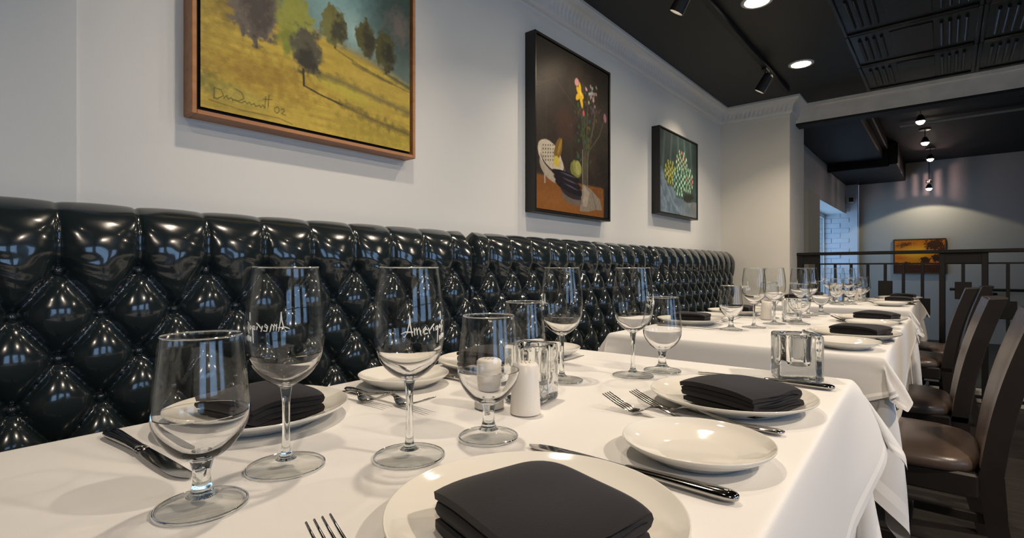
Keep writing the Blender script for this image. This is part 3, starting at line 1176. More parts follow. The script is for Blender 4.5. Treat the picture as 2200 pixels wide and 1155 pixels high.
# ------------------------------------------------------------------ railing
RA, RB = Vector((-.966, 4.96)), Vector((.396, 4.74))
rd = (RB - RA).normalized()
RL = 3.2
rail = empty('stair_railing', (RA.x, RA.y, 0), math.atan2(rd.y, rd.x))
MB().box(0, RL, -.028, .028, 1.084, 1.109, .004).build('handrail', M['rail'], rail)
MB().box(.17, RL, -.008, .008, 1.006, 1.018).build('mid_rail', M['rail'], rail)
MB().box(.02, RL, -.012, .012, .085, .105).build('bottom_rail', M['rail'], rail)
def ip(name, s0, s1, z0, z1, th=.012):
    return MB().box(s0, s1, -th, th, z0, z1, .002).build(name, M['rail'], rail)
ip('panel', .004, .172, 1.012, 1.084)
ip('post', .004, .045, 0, 1.084, .018)
ip('post', .142, .172, 0, 1.012, .018)
s0 = .172
for k in range(1, 26):
    s = s0 + k * .1133
    if s > RL - .02:
        break
    ph = k % 9
    if ph in (7, 0):
        ip('post', s - .016, s + .016, 0, 1.084, .016)
        if ph == 7:
            ip('panel', s, s + .2266, 1.012, 1.084)
        continue
    ip('baluster', s - .009, s + .009, .095, 1.012, .009)
    if k % 2 == 0:
        if k % 4 == 0:
            ip('square_plate', s - .044, s + .044, .76, .882, .011)
        else:
            ip('square_plate', s - .044, s + .044, .637, .758, .011)
tag(rail, 'black iron railing with square plates behind the farthest table', 'railing')
tag(MB().box(-.95, 2.2, 0, .10, 0, .09, .006).build('stair_curb', M['nosing']), 'pale stone curb along the foot of the black railing', 'curb').location = (0, 0, 0)
cb = bpy.data.objects['stair_curb']
cb.location = (RA.x + .97 * rd.x - .0, RA.y + .11, 0)
cb.rotation_euler = (0, 0, math.atan2(rd.y, rd.x))
hr = empty('wall_handrail', (0, YF - .09, 0))
MB().tube([(.05, 0, .70), (2.4, 0, .70)], .018, 8).build('handrail', M['rail'], hr)
for x in (.47, 1.6):
    MB().lathe([(0, 0), (.045, -.01), (.05, -.035), (.03, -.06), (0, -.07)], 12, cx=x, cy=0).build('bracket', M['rail'], hr).location = (0, .03, .67)
tag(hr, 'thin dark handrail with round brackets low on the far wall', 'handrail')
th = MB().box(-.05, .05, -.03, 0, -.05, .05, .004).build('wall_speaker', M['white_plastic'])
th.location = (-1.06, 8.985, 1.98)
tag(th, 'small white box with dark face high on the white brick', 'wall box')
MB().box(-.015, .04, -.034, -.029, -.03, .03).build('front_grille', M['matte_black'], th)

# ------------------------------------------------------------------ tables and draped cloths
TZ = .755


def drape(Lx, Ly, over, seed, h=.022, steps=260, iters=9, ear=(), rnd=None, mg=.003, bvh=None, stiff=(.30, .03)):
    """a cloth settled over a table top by position based dynamics; grid lines run along the table edges"""
    def axis(L):
        n = int(round(over / h))
        out = [L / 2 + over * (k + 1) / n for k in range(n)]
        m = max(4, int(round(L / .045)))
        ins = list(np.linspace(-L / 2 + .012, L / 2 - .012, m))
        return np.array([-q for q in reversed(out)] + [-L / 2, -L / 2 + .005] + ins + [L / 2 - .005, L / 2] + out)
    gx, gy = axis(Lx), axis(Ly)
    nx, ny = len(gx), len(gy)
    X, Y = np.meshgrid(gx, gy, indexing='ij')
    rng = np.random.RandomState(seed)
    fixed = (np.abs(X) <= Lx / 2 + 1e-5) & (np.abs(Y) <= Ly / 2 + 1e-5)
    if rnd:                                         # hem bows out towards the middle of each side: (corner, mid long side, mid short side)
        oc, ol, os_ = rnd
        cx_ = np.clip(np.abs(X) / (Lx / 2), 0, 1)
        cy_ = np.clip(np.abs(Y) / (Ly / 2), 0, 1)
        ox_ = ol + (oc - ol) * cy_ ** 1.7
        oy_ = os_ + (oc - os_) * cx_ ** 1.7
        X = np.where(np.abs(X) > Lx / 2, np.sign(X) * (Lx / 2 + (np.abs(X) - Lx / 2) / over * ox_), X)
        Y = np.where(np.abs(Y) > Ly / 2, np.sign(Y) * (Ly / 2 + (np.abs(Y) - Ly / 2) / over * oy_), Y)
    flat = np.stack([X, Y, np.zeros_like(X)], -1)
    P = flat.copy()
    V = np.zeros_like(P)
    P[..., 2] -= np.where(fixed & ((np.abs(X) > Lx / 2 - .001) | (np.abs(Y) > Ly / 2 - .001)), .0035, 0)
    w = np.where(fixed, 0., 1.)[..., None]
    P[..., 2] -= (1 - fixed) * (rng.rand(nx, ny) * .004)
    P[..., :2] += (1 - fixed)[..., None] * (rng.rand(nx, ny, 2) - .5) * .006
    for sx, sy, dx, dy in ear:                      # a nudge that decides to which side a corner folds
        q = (X * sx > Lx / 2) & (Y * sy > Ly / 2)
        V[q] += np.array([dx, dy, 0])
    cons = []

    def add(a, b, k):
        n0 = min(flat[a].shape[0], flat[b].shape[0])
        n1 = min(flat[a].shape[1], flat[b].shape[1])
        fa, fb = flat[a][:n0, :n1], flat[b][:n0, :n1]
        wa, wb_ = w[a][:n0, :n1], w[b][:n0, :n1]
        ws = wa + wb_
        cons.append((a, b, n0, n1, np.linalg.norm(fb - fa, axis=-1, keepdims=True), np.where(ws > 0, k * wa / np.maximum(ws, 1e-9), 0), np.where(ws > 0, k * wb_ / np.maximum(ws, 1e-9), 0)))
    al = slice(None)
    for st in (0, 1):
        add((slice(st, nx - 1, 2), al), (slice(st + 1, nx, 2), al), 1.0)
        add((al, slice(st, ny - 1, 2)), (al, slice(st + 1, ny, 2)), 1.0)
        add((slice(st, nx - 1, 2), slice(0, ny - 1)), (slice(st + 1, nx, 2), slice(1, ny)), stiff[0])
        add((slice(st, nx - 1, 2), slice(1, ny)), (slice(st + 1, nx, 2), slice(0, ny - 1)), stiff[0])
    for st in range(4):
        add((slice(st, nx - 2, 4), al), (slice(st + 2, nx, 4), al), stiff[1])
        add((al, slice(st, ny - 2, 4)), (al, slice(st + 2, ny, 4)), stiff[1])
    dt = 1 / 60.
    free = np.argwhere(~fixed)
    for s in range(steps):
        V[..., 2] -= 9.8 * dt
        V *= .98 if s < steps * .6 else .93
        P0 = P.copy()
        P = P + V * dt * w
        for it in range(iters):
            for a, b, n0, n1, r, ka, kb in cons:
                d = P[b][:n0, :n1] - P[a][:n0, :n1]
                L = np.sqrt((d * d).sum(-1, keepdims=True)) + 1e-9
                d *= (L - r) / L
                P[a][:n0, :n1] += d * ka
                P[b][:n0, :n1] -= d * kb
            ox = Lx / 2 + mg - np.abs(P[..., 0])
            oy = Ly / 2 + mg - np.abs(P[..., 1])
            ins = (ox > 0) & (oy > 0) & (P[..., 2] < 0) & (~fixed)
            tx = ins & (ox <= oy)
            ty = ins & (ox > oy)
            P[..., 0] = np.where(tx, np.sign(P[..., 0]) * (Lx / 2 + mg), P[..., 0])
            P[..., 1] = np.where(ty, np.sign(P[..., 1]) * (Ly / 2 + mg), P[..., 1])
        if bvh and s > 25 and s % 3 == 0:
            for i_, j_ in free:
                p = P[i_, j_]
                co, no, ix, di = bvh.find_nearest(Vector(p), .03)
                if co is not None:
                    sd = (p[0] - co.x) * no.x + (p[1] - co.y) * no.y + (p[2] - co.z) * no.z
                    if sd < .006:
                        q = .006 - sd
                        P[i_, j_] = (p[0] + no.x * q, p[1] + no.y * q, p[2] + no.z * q)
                        P0[i_, j_] = P[i_, j_]
        V = (P - P0) / dt
        sp_ = np.sqrt((V * V).sum(-1, keepdims=True))
        V *= np.minimum(1, 2.5 / np.maximum(sp_, 1e-6))
    hem = np.minimum(np.minimum(np.arange(nx), np.arange(nx)[::-1])[:, None], np.minimum(np.arange(ny), np.arange(ny)[::-1])[None, :])
    return P, (hem < 2).astype(float)


def cloth_obj(P, hem, name, cx, cy_, z, rz):
    nx, ny = P.shape[:2]
    idx = np.arange(nx * ny).reshape(nx, ny)
    fs = np.stack([idx[:-1, :-1], idx[1:, :-1], idx[1:, 1:], idx[:-1, 1:]], -1).reshape(-1, 4)
    c = mesh_obj(name, P.reshape(-1, 3), fs, M['cloth'], None, True)
    at = c.data.attributes.new('hem', 'FLOAT', 'POINT')
    at.data.foreach_set('value', hem.ravel().astype(np.float32))
    sub = c.modifiers.new('smooth', 'SUBSURF')
    sub.levels = sub.render_levels = 2
    c.location = (cx, cy_, z)
    c.rotation_euler = (0, 0, rz)
    return c, fs


def table_with_cloth(cx, cy_, Lx, Ly, rz, over, seed, lab_t, lab_c, lab_o, ear=(), rnd=(.11, .36, .20), ear2=(), stiff2=(.9, .25), flare=()):
    from mathutils.bvhtree import BVHTree
    t = empty('dining_table', (cx, cy_, 0), rz)
    sharp(MB().box(-Lx / 2 + .028, Lx / 2 - .028, -Ly / 2 + .028, Ly / 2 - .028, TZ - .040, TZ - .010, .004).build('tabletop', M['chair_wood'], t), 40)
    for s in (-1, 1):
        sharp(MB().lathe([(0, .012), (.035, .012), (.035, .70), (.06, .716), (0, .716)], 20, cx=0, cy=s * Ly * .27).build('pedestal', M['rail'], t), 40)
        MB().box(-.24, .24, s * Ly * .27 - .03, s * Ly * .27 + .03, 0, .025, .006).box(-.03, .03, s * Ly * .27 - .2, s * Ly * .27 + .2, 0, .025, .006).build('foot', M['rail'], t)
    tag(t, lab_t, 'table')
    P, hem = drape(Lx, Ly, over, seed, ear=ear)
    c, fs = cloth_obj(P, hem, 'tablecloth', cx, cy_, TZ - .004, rz)
    tag(c, lab_c, 'tablecloth', 'under tablecloths')
    bvh = BVHTree.FromPolygons([Vector((p[0], p[1], p[2] - .004)) for p in P.reshape(-1, 3)], [tuple(int(q) for q in f) for f in fs])
    P2, hem2 = drape(Lx + .006, Ly + .006, .26, seed + 1, ear=ear2, rnd=rnd, mg=.004, bvh=bvh, steps=200, stiff=stiff2)
    for sx, sy, dx, dy, dz in flare:                # starched corners stand away from the table
        qx, qy = P2[..., 0] - sx * Lx / 2, P2[..., 1] - sy * Ly / 2
        wgt = np.exp(-(qx * qx + qy * qy) / .13 ** 2) * np.clip(-P2[..., 2] / .12, 0, 1.3) ** 1.15
        P2 = P2 + wgt[..., None] * np.array([dx, dy, dz])
    c2, _ = cloth_obj(P2, hem2, 'overlay_cloth', cx, cy_, TZ, rz)
    tag(c2, lab_o, 'tablecloth', 'top overlay cloths')
    return t


table_with_cloth(-.506, .525, .775, 1.385, math.radians(2.0), .275, 3, 'dark pedestal table nearest the camera under white cloths',
                 'long white under tablecloth hanging below the overlay of the nearest table', 'white overlay cloth spread on top of the nearest table',
                 ear=((1, 1, 2.0, -1.0),), ear2=((1, 1, 2.5, 1.0),), flare=((1, 1, .042, .026, .012), (-1, 1, -.02, .015, .01)))
table_with_cloth(-.505, 2.275, .770, 1.385, math.radians(.3), .27, 9, 'dark pedestal table in the middle of the row under white cloths',
                 'long white under tablecloth hanging below the overlay of the middle table', 'white overlay cloth spread on top of the middle table',
                 ear=((1, -1, 1.5, 1.5), (1, 1, 2, -1)), rnd=(.08, .23, .20), ear2=((1, -1, 1.5, -2.0),), flare=((1, -1, .030, -.012, .020), (-1, -1, -.02, -.02, .02), (1, 1, .02, .012, .012)))
table_with_cloth(-.520, 4.085, .755, 1.22, 0, .27, 21, 'dark pedestal table by the railing under white cloths',
                 'long white under tablecloth hanging below the overlay of the farthest table', 'white overlay cloth spread on top of the farthest table', rnd=(.09, .23, .20), ear2=((1, -1, 1.5, -2.0),), flare=((1, -1, .030, -.012, .015), (1, 1, .025, .012, .012)))

# ------------------------------------------------------------------ tableware prototypes
def rounded(prof, sub=3):
    """Catmull-Rom refinement of a lathe profile"""
    p = [np.array(q, float) for q in prof]
    out = []
    for i in range(len(p) - 1):
        a = p[max(i - 1, 0)]
        b, c = p[i], p[i + 1]
        d = p[min(i + 2, len(p) - 1)]
        for k in range(sub):
            t = k / sub
            q = .5 * ((2 * b) + (-a + c) * t + (2 * a - 5 * b + 4 * c - d) * t * t + (-a + 3 * b - 3 * c + d) * t ** 3)
            out.append((max(q[0], 0), q[1]))
    out.append(tuple(p[-1]))
    return out


WINE = [(0, .0865), (.006, .0885), (.012, .0925), (.0230, .1), (.0332, .112), (.0388, .127), (.0412, .143), (.0414, .157), (.0405, .175), (.0382, .195), (.0356, .212), (.0345, .2215)]
GOB = [(0, .043), (.009, .0442), (.018, .0482), (.0268, .056), (.0342, .0665), (.0388, .077), (.0405, .088), (.0399, .101), (.0380, .12), (.0357, .14), (.0342, .1585)]


def inner(prof, th, floor):
    out = [(max(r - th, 0), z) for r, z in prof if r > th * 2.2 and z > floor]
    return [(0, floor)] + [(r, max(z, floor)) for r, z in out]


def make_bowl(prof, th, th0, zs, parent, n=56):
    """upper bowl: thin wall; bowl base: the thick refracting glass under height zs"""
    op = rounded(prof, 4)
    z0 = op[0][1]

    def wall(z):
        q = min(1, max(0, (zs - z) / (zs - z0)))
        return th + (th0 - th) * q ** 1.6
    ip_ = []
    for k, (r, z) in enumerate(op):
        a, b = op[max(k - 1, 0)], op[min(k + 1, len(op) - 1)]
        dx, dz = b[0] - a[0], b[1] - a[1]
        L = math.hypot(dx, dz) + 1e-9
        w = wall(z)
        ip_.append((r - dz / L * w, z + dx / L * w))
    ip_ = [(max(r, 0), z) for r, z in ip_]
    lo = [k for k, q in enumerate(op) if q[1] <= zs][-1]
    top = op[-1]
    lip = [(top[0] - th * .25, top[1] + th * .35), (top[0] - th * .75, top[1] + th * .35)]
    MB().lathe(op[lo:] + lip + list(reversed(ip_[lo:])), n).build('bowl', M['glass'], parent, True)
    inn = [q for q in ip_[:lo + 1] if q[0] > .0012]
    b = MB().lathe(op[:lo + 1], n)
    b.lathe(list(reversed(inn)) + [(0, inn[0][1] - .0001)], n)
    b.build('bowl_base', M['base_glass'], parent, True)
    MB().lathe([(top[0] - th * .5 + .0008 * math.cos(a), top[1] + .0003 + .0008 * math.sin(a)) for a in [-2 * PI * q / 8 for q in range(9)]], n).build('rim', M['base_glass'], parent, True)


def etched(parent, prof, ang0, zc, sc):
    """handwritten word scratched into the bowl, as fine raised strokes"""
    A = [[(205, 520), (212, 640), (240, 805)], [(205, 530), (196, 640), (170, 760), (135, 812), (122, 800)], [(92, 768), (150, 742), (250, 745)],
         [(262, 690), (272, 790)], [(272, 725), (296, 690), (306, 785)], [(306, 725), (332, 690), (350, 775), (362, 798)],
         [(385, 745), (432, 712), (420, 682), (388, 715), (402, 785), (452, 768)], [(463, 700), (486, 782)], [(486, 735), (520, 690), (560, 650)],
         [(548, 698), (556, 748)], [(634, 682), (595, 690), (587, 742), (622, 726), (634, 682), (630, 800), (634, 920)],
         [(684, 668), (660, 705), (684, 722), (702, 690), (684, 668)], [(752, 612), (716, 648), (746, 690), (712, 782)], [(706, 488), (696, 602)],
         [(678, 820), (682, 892)], [(720, 800), (702, 880)], [(748, 790), (738, 878)], [(786, 800), (776, 862)]]
    rz = [(z, r) for r, z in rounded(prof)]
    zs = np.array([q[0] for q in rz])
    rs = np.array([q[1] for q in rz])
    mb = MB()
    for st in A:
        pts = []
        for (x0, y0), (x1, y1) in zip(st, st[1:]):
            k = max(1, int(math.hypot(x1 - x0, y1 - y0) / 25))
            for q in range(k):
                pts.append((x0 + (x1 - x0) * q / k, y0 + (y1 - y0) * q / k))
        pts.append(st[-1])
        P3 = []
        for x, y in pts:
            z = zc + (740 - y) * sc
            R = float(np.interp(z, zs, rs)) + .0002
            a = ang0 + (x - 430) * sc / .041
            P3.append((R * math.cos(a), R * math.sin(a), z))
        wd = .00075
        mb.tube(P3, [wd * (.6 + .4 * math.sin(PI * (i + .6) / (len(P3) + .2))) for i in range(len(P3))], 6)
    return mb.build('etched_lettering', M['etch'], parent, True)


def wine_glass():
    t = empty('wine_glass')
    make_bowl(WINE, .0011, .0050, .128, t)
    pr = rounded([(.0405, .0022), (.030, .0044), (.018, .0066), (.0085, .0105), (.0052, .018), (.0042, .030), (.0040, .055), (.0044, .075), (.0060, .0862), (.0064, .0884)])
    k = [i for i, q in enumerate(pr) if q[1] > .0082][0]
    MB().lathe([(0, .0004), (.0400, .0004), (.0412, .0012)] + pr[:k + 1], 56).build('foot', M['glass'], t, True)
    MB().lathe([(0, pr[k][1] - .001)] + pr[k:], 40).lathe([(.0407 + .0009 * math.cos(a), .0016 + .0009 * math.sin(a)) for a in [-2 * PI * q / 8 for q in range(9)]], 64).build('stem', M['stem_glass'], t, True)
    etched(t, WINE, 0.0, .151, 8.2e-5)
    return t


def goblet():
    t = empty('water_goblet')
    make_bowl(GOB, .0016, .0055, .090, t)
    pr = rounded([(.0378, .0030), (.028, .0056), (.018, .0085), (.0115, .0125), (.0085, .019), (.0074, .027), (.0078, .035), (.0098, .0425), (.0100, .0443)])
    k = [i for i, q in enumerate(pr) if q[1] > .0105][0]
    MB().lathe([(0, .0006), (.0370, .0006), (.0385, .0016)] + pr[:k + 1], 56).build('foot', M['glass'], t, True)
    MB().lathe([(0, pr[k][1] - .001)] + pr[k:], 40).lathe([(.0379 + .0012 * math.cos(a), .0021 + .0012 * math.sin(a)) for a in [-2 * PI * q / 8 for q in range(9)]], 64).build('stem', M['stem_glass'], t, True)
    return t


def plate(name, R, h, foot):
    t = empty(name)
    up = [(0, .0055), (foot * .9, .0055), (foot * 1.05, .0075), (R * .86, h * .66), (R * .965, h * .93), (R * .99, h), (R, h * .985), (R * 1.0, h * .93)]
    dn = [(R * .985, h * .84), (R * .86, h * .50), (foot * 1.12, .0022), (foot * 1.08, 0), (foot * .96, 0), (foot * .92, .0018), (0, .0018)]
    MB().lathe(list(reversed(rounded(up[1:-1], 3))) [::-1] and ([(0, .0055)] + rounded(up[1:], 3) + rounded(dn[:3], 3) + dn[3:]), 72).build('dish', M['china'], t, True)
    return t


def fork(L=.222):
    t = empty('dinner_fork')
    # x from handle end (0) to tine tips (L)
    hw = [(0, .0035, .0016), (.004, .0078, .0022), (.012, .0105, .0026), (.030, .0098, .0026), (.060, .0070, .0024), (.095, .0045, .0024), (.120, .0036, .0026), (.135, .0040, .0024), (.142, .0060, .0019)]
    def zline(x):
        f = x / L
        if f < .25:
            return .0045 - .002 * f / .25
        if f < .55:
            return .0025 + .013 * ((f - .25) / .30) ** 1.5
        if f < .74:
            q = (f - .55) / .19
            return .0155 - .0125 * (q * q * (3 - 2 * q))
        q = (f - .74) / .26
        return .003 + .019 * q ** 1.35
    k = L / .222
    rings = []
    for x, w, th in hw:
        x *= k
        z = zline(x)
        rings.append([(x, w * math.cos(a), z + th * math.sin(a)) for a in [2 * PI * i / 12 for i in range(12)]])
    MB().loft(rings).build('handle', M['steel'], t, True)
    hd = MB()
    rr = []
    for x, w, th in [(.140, .0052, .0018), (.146, .0088, .0014), (.152, .0116, .0012), (.158, .0126, .0012), (.163, .0126, .0012)]:
        z = zline(x * k)
        rr.append([(x * k, w * math.cos(a), z + th * math.sin(a)) for a in [2 * PI * i / 12 for i in range(12)]])
    hd.loft(rr)
    hd.build('head', M['steel'], t, True)
    for q in range(4):
        y0 = -.0102 + q * .0068
        tr_ = []
        for s in range(7):
            x = (.1615 + (.222 - .1615) * s / 6) * k
            w = .0021 * (1 - .55 * (s / 6) ** 1.5)
            z = zline(x)
            tr_.append([(x, y0 * (1 - .04 * s / 6) + w * math.cos(a), z + .0011 * math.sin(a)) for a in [PI / 4 + 2 * PI * i / 8 for i in range(8)]])
        MB().loft(tr_).build('tine', M['steel'], t, True)
    return t


def knife(L=.238):
    t = empty('table_knife')
    k = L / .238
    rings = []
    for x, w, th in [(0, .0030, .0025), (.003, .0070, .0042), (.010, .0098, .0052), (.022, .0102, .0052), (.050, .0088, .0048), (.080, .0074, .0042), (.102, .0070, .0036), (.110, .0080, .0034), (.114, .0076, .0028)]:
        rings.append([(x * k, w * math.cos(a), .0054 + th * math.sin(a)) for a in [2 * PI * i / 16 for i in range(16)]])
    MB().loft(rings).build('handle', M['steel'], t, True)
    rr = []
    for s in range(15):
        f = s / 14
        x = (.112 + f * .126) * k
        top = .0062 + .0006 * math.sin(f * PI)
        bot = -.0060 - .0048 * math.sin(min(1, f * 1.6) * PI / 2) + .0085 * max(0, (f - .78) / .22) ** 2.2
        if f > .93:
            top -= .0038 * ((f - .93) / .07) ** 2
        z = .0052 - .0024 * f
        rr.append([(x, top, z + .0012), (x, (top + bot) / 2, z + .0011), (x, bot, z + .0002), (x, bot, z - .0002), (x, (top + bot) / 2, z - .0011), (x, top, z - .0012)])
    sharp(MB().loft(rr).build('blade', M['steel'], t), 45)
    return t


def napkin_mesh(seed):
    """a napkin folded into four layers: a serpentine section, extruded along its length"""
    rng = random.Random(seed)
    n = 4
    th = .0082
    gap = .0022
    Wd = [.112, .104, .108, .116]
    path = []
    for k in range(n):
        w = Wd[k] / 2
        z = .004 + k * (th + gap)
        xs = [-w + 2 * w * i / 12 for i in range(13)]
        if k % 2:
            xs = xs[::-1]
        sag = [-.0012 * k * abs(x / w) ** 3 for x in xs]
        off = rng.uniform(-.003, .003)
        path += [(x + off, z + sg) for x, sg in zip(xs, sag)]
        if k < n - 1:
            ex = xs[-1] + off
            sgn = 1 if ex > 0 else -1
            zm = z + (th + gap) / 2
            path += [(ex + sgn * .0035, z + .0015 + sag[-1]), (ex + sgn * .005, zm + sag[-1]), (ex + sgn * .0035, z + th + gap - .0015 + sag[-1])]
    pts = np.array(path)
    d = np.gradient(pts, axis=0)
    d /= np.linalg.norm(d, axis=1)[:, None] + 1e-9
    nr = np.stack([-d[:, 1], d[:, 0]], 1)
    A = pts + nr * th * .47
    B = pts - nr * th * .47
    outline = np.concatenate([A, B[::-1]])
    zt = outline[:, 1].max()
    rings = []
    NL = 25
    for i in range(NL):
        f = i / (NL - 1)
        e = abs(2 * f - 1)
        ln = -.064 + .128 * f
        ring = []
        for (y, z) in outline:
            up = z / zt
            zz = z * (1 - .10 * e ** 4) - .0030 * up * e ** 3 + .0016 * up * math.sin(y * 45 + f * 4 + seed) - .002 * up * (f - .5)
            yy = y * (1 - .05 * e ** 6) + .0025 * math.sin(f * 5 + seed) * up
            xx = ln * (1 + .03 * up) + .02 * y * up + .003 * math.sin(y * 60 + seed) * e
            ring.append((xx, yy, max(zz, .0006)))
        rings.append(ring)
    return MB().loft(rings)


def napkin(seed):
    o = napkin_mesh(seed).build('folded_napkin', M['napkin'], None, True)
    return sharp(o, 55)


def shaker():
    t = empty('salt_shaker')
    pr = [(0, 0), (.0215, 0), (.0232, .001), (.0234, .003), (.0214, .040), (.0197, .0735), (.0170, .0765), (.0160, .0770), (0, .0772)]
    sharp(MB().lathe(pr, 40).build('body', M['china_matte'], t), 50)
    h = MB()
    for k in range(7):
        a = 2 * PI * k / 6
        r = .007 if k < 6 else 0
        h.lathe([(0, .0775), (.0011, .0774), (.0012, .0769)], 8, cx=r * math.cos(a), cy=r * math.sin(a))
    h.build('pour_holes', M['matte_black'], t)['kind'] = 'stuff'
    return t


def votive(s, hgt):
    t = empty('glass_candle_cube')
    n = 64
    def sq(half, e, z):
        r = []
        for i in range(n):
            a = 2 * PI * (i + .5) / n
            c_, s_ = math.cos(a), math.sin(a)
            k = half / (abs(c_) ** e + abs(s_) ** e) ** (1 / e)
            r.append((k * c_, k * s_, z))
        return r
    H = s / 2
    rg = [sq(H * .15, 4, .0006), sq(H * .93, 10, .0006), sq(H * .985, 12, .003), sq(H, 14, .007), sq(H * .99, 14, hgt * .5), sq(H, 14, hgt - .006), sq(H * .985, 12, hgt - .002), sq(H * .94, 9, hgt),
          sq(H * .74, 3, hgt - .0005), sq(H * .66, 2, hgt - .003), sq(H * .62, 2, hgt - .012), sq(H * .60, 2, hgt * .42), sq(H * .54, 2, hgt * .34), sq(H * .30, 2, hgt * .30), sq(H * .05, 2, hgt * .295)]
    o = MB().loft(rg).build('glass_block', M['cube_glass'], t)
    sharp(o, 55)
    return t


P_WINE, P_GOB = wine_glass(), goblet()
P_PLATE = plate('dinner_plate', .125, .0225, .078)
P_BREAD = plate('bread_plate', .085, .0225, .048)
P_FORK, P_SFORK, P_KNIFE = fork(.228), fork(.200), knife(.245)
P_SFORK.name = 'salad_fork'
P_NAP = [napkin(1), napkin(2), napkin(5)]
P_SHAKE = shaker()

NEAR, MID, FAR = 'nearest table', 'middle table', 'farthest table'
SET = [
 # table, seat words, plate, bread, knife(handle, tip), forks [(handle, tip)], wine(x, y, lettering angle), goblet, napkin rot
 (NEAR, 'near aisle seat', (-.265, .346), None, ((-.148, .508), (-.41, .5036)), [((-.155, .190), (-.372, .214))], (-.4827, .3874, -.22), (-.458, .498), -13),
 (NEAR, 'far aisle seat', (-.266, .868), (-.223, .603), ((-.152, 1.088), (-.395, 1.083)), [((-.162, .752), (-.390, .770)), ((-.215, .718), (-.430, .729))], (-.491, .972, .62), (-.465, 1.0566), -20),
 (NEAR, 'near wall seat', (-.77, .340), (-.791, .622), ((-.850, .180), (-.612, .196)), [((-.832, .524), (-.605, .526)), ((-.876, .488), (-.676, .503))], (-.5634, .279, PI + .12), (-.5286, .1818), 10),
 (NEAR, 'far wall seat', (-.766, .852), (-.778, 1.066), ((-.865, .712), (-.622, .715)), [((-.86, 1.000), (-.632, 1.000))], (-.578, .8415, 3.6), (-.597, .745), 4),
 (MID, 'near aisle seat', (-.221, 1.956), (-.214, 1.70), ((-.135, 2.105), (-.378, 2.10)), [((-.124, 1.858), (-.352, 1.880)), ((-.14, 1.812), (-.34, 1.820))], (-.518, 2.235, 1.9), (-.440, 2.290), -14),
 (MID, 'far aisle seat', (-.236, 2.583), (-.211, 2.361), ((-.130, 2.760), (-.373, 2.745)), [((-.14, 2.50), (-.368, 2.525)), ((-.15, 2.468), (-.35, 2.472))], (-.500, 2.620, 2.5), (-.457, 2.861), -12),
 (MID, 'near wall seat', (-.786, 2.044), (-.797, 2.290), ((-.86, 1.900), (-.620, 1.905)), [((-.86, 2.185), (-.632, 2.19))], (-.545, 2.052, 3.9), (-.5875, 1.923), 8),
 (MID, 'far wall seat', (-.775, 2.60), (-.79, 2.82), ((-.86, 2.455), (-.62, 2.46)), [((-.86, 2.74), (-.632, 2.74))], (-.490, 2.745, 1.4), (-.597, 2.49), 5),
 (FAR, 'near aisle seat', (-.24, 4.02), (-.247, 3.763), ((-.17, 4.165), (-.41, 4.16)), [((-.16, 3.905), (-.388, 3.925)), ((-.17, 3.865), (-.37, 3.87))], (-.536, 3.95, 2.0), (-.449, 3.78), -5),
 (FAR, 'far aisle seat', (-.24, 4.52), (-.235, 4.275), ((-.17, 4.668), (-.41, 4.66)), [((-.16, 4.40), (-.388, 4.41))], (-.478, 4.35, 2.3), (-.435, 4.15), -5),
 (FAR, 'near wall seat', (-.78, 3.93), None, ((-.87, 3.79), (-.63, 3.79)), [((-.87, 4.065), (-.642, 4.07))], (-.566, 3.85, 3.9), (-.505, 3.68), 6),
 (FAR, 'far wall seat', (-.78, 4.48), None, ((-.87, 4.34), (-.63, 4.34)), [((-.87, 4.62), (-.642, 4.62))], (-.487, 4.02, 1.2), (-.442, 4.44), 6),
]
zt = TZ + .0012


def lay(proto, a, b, label, cat, group):
    """cutlery from its handle end a to its tip b"""
    rz = math.atan2(b[1] - a[1], b[0] - a[0])
    return place(proto, (a[0], a[1], zt), rz, label, cat, group)


for i, (tab, seat, pl, br, kn, fk, wi, go, nr) in enumerate(SET):
    at = "on the %s, %s" % (tab, seat)
    of = "%s's %s" % (tab, seat)
    place(P_PLATE, (*pl, zt), random.uniform(0, 6), 'white china dinner plate ' + at, 'plate', 'dinner plates')
    if br:
        place(P_BREAD, (*br, zt), random.uniform(0, 6), 'small white bread plate ' + at, 'plate', 'bread plates')
    place(P_NAP[i % 3], (pl[0] + (.021 if pl[0] > -.5 else .010), pl[1] - (.023 if pl[0] > -.5 else .004), zt + .0080), math.radians(nr), 'folded charcoal cloth napkin on the dinner plate of the ' + of, 'napkin', 'folded napkins')
    lay(P_KNIFE, kn[0], kn[1], 'steel table knife beside the dinner plate of the ' + of, 'knife', 'table knives')
    for q, (a, b) in enumerate(fk):
        lay(P_FORK if q == 0 else P_SFORK, a, b, ('steel dinner fork next to the plate of the ' if q == 0 else 'smaller outer steel fork of the ') + of, 'fork', 'forks')
    place(P_WINE, (wi[0], wi[1], zt), wi[2], 'tall clear wine glass with white lettering, of the ' + of, 'wine glass', 'tall wine glasses')
    place(P_GOB, (*go, zt), 0, 'short clear water goblet ' + at, 'goblet', 'water goblets')

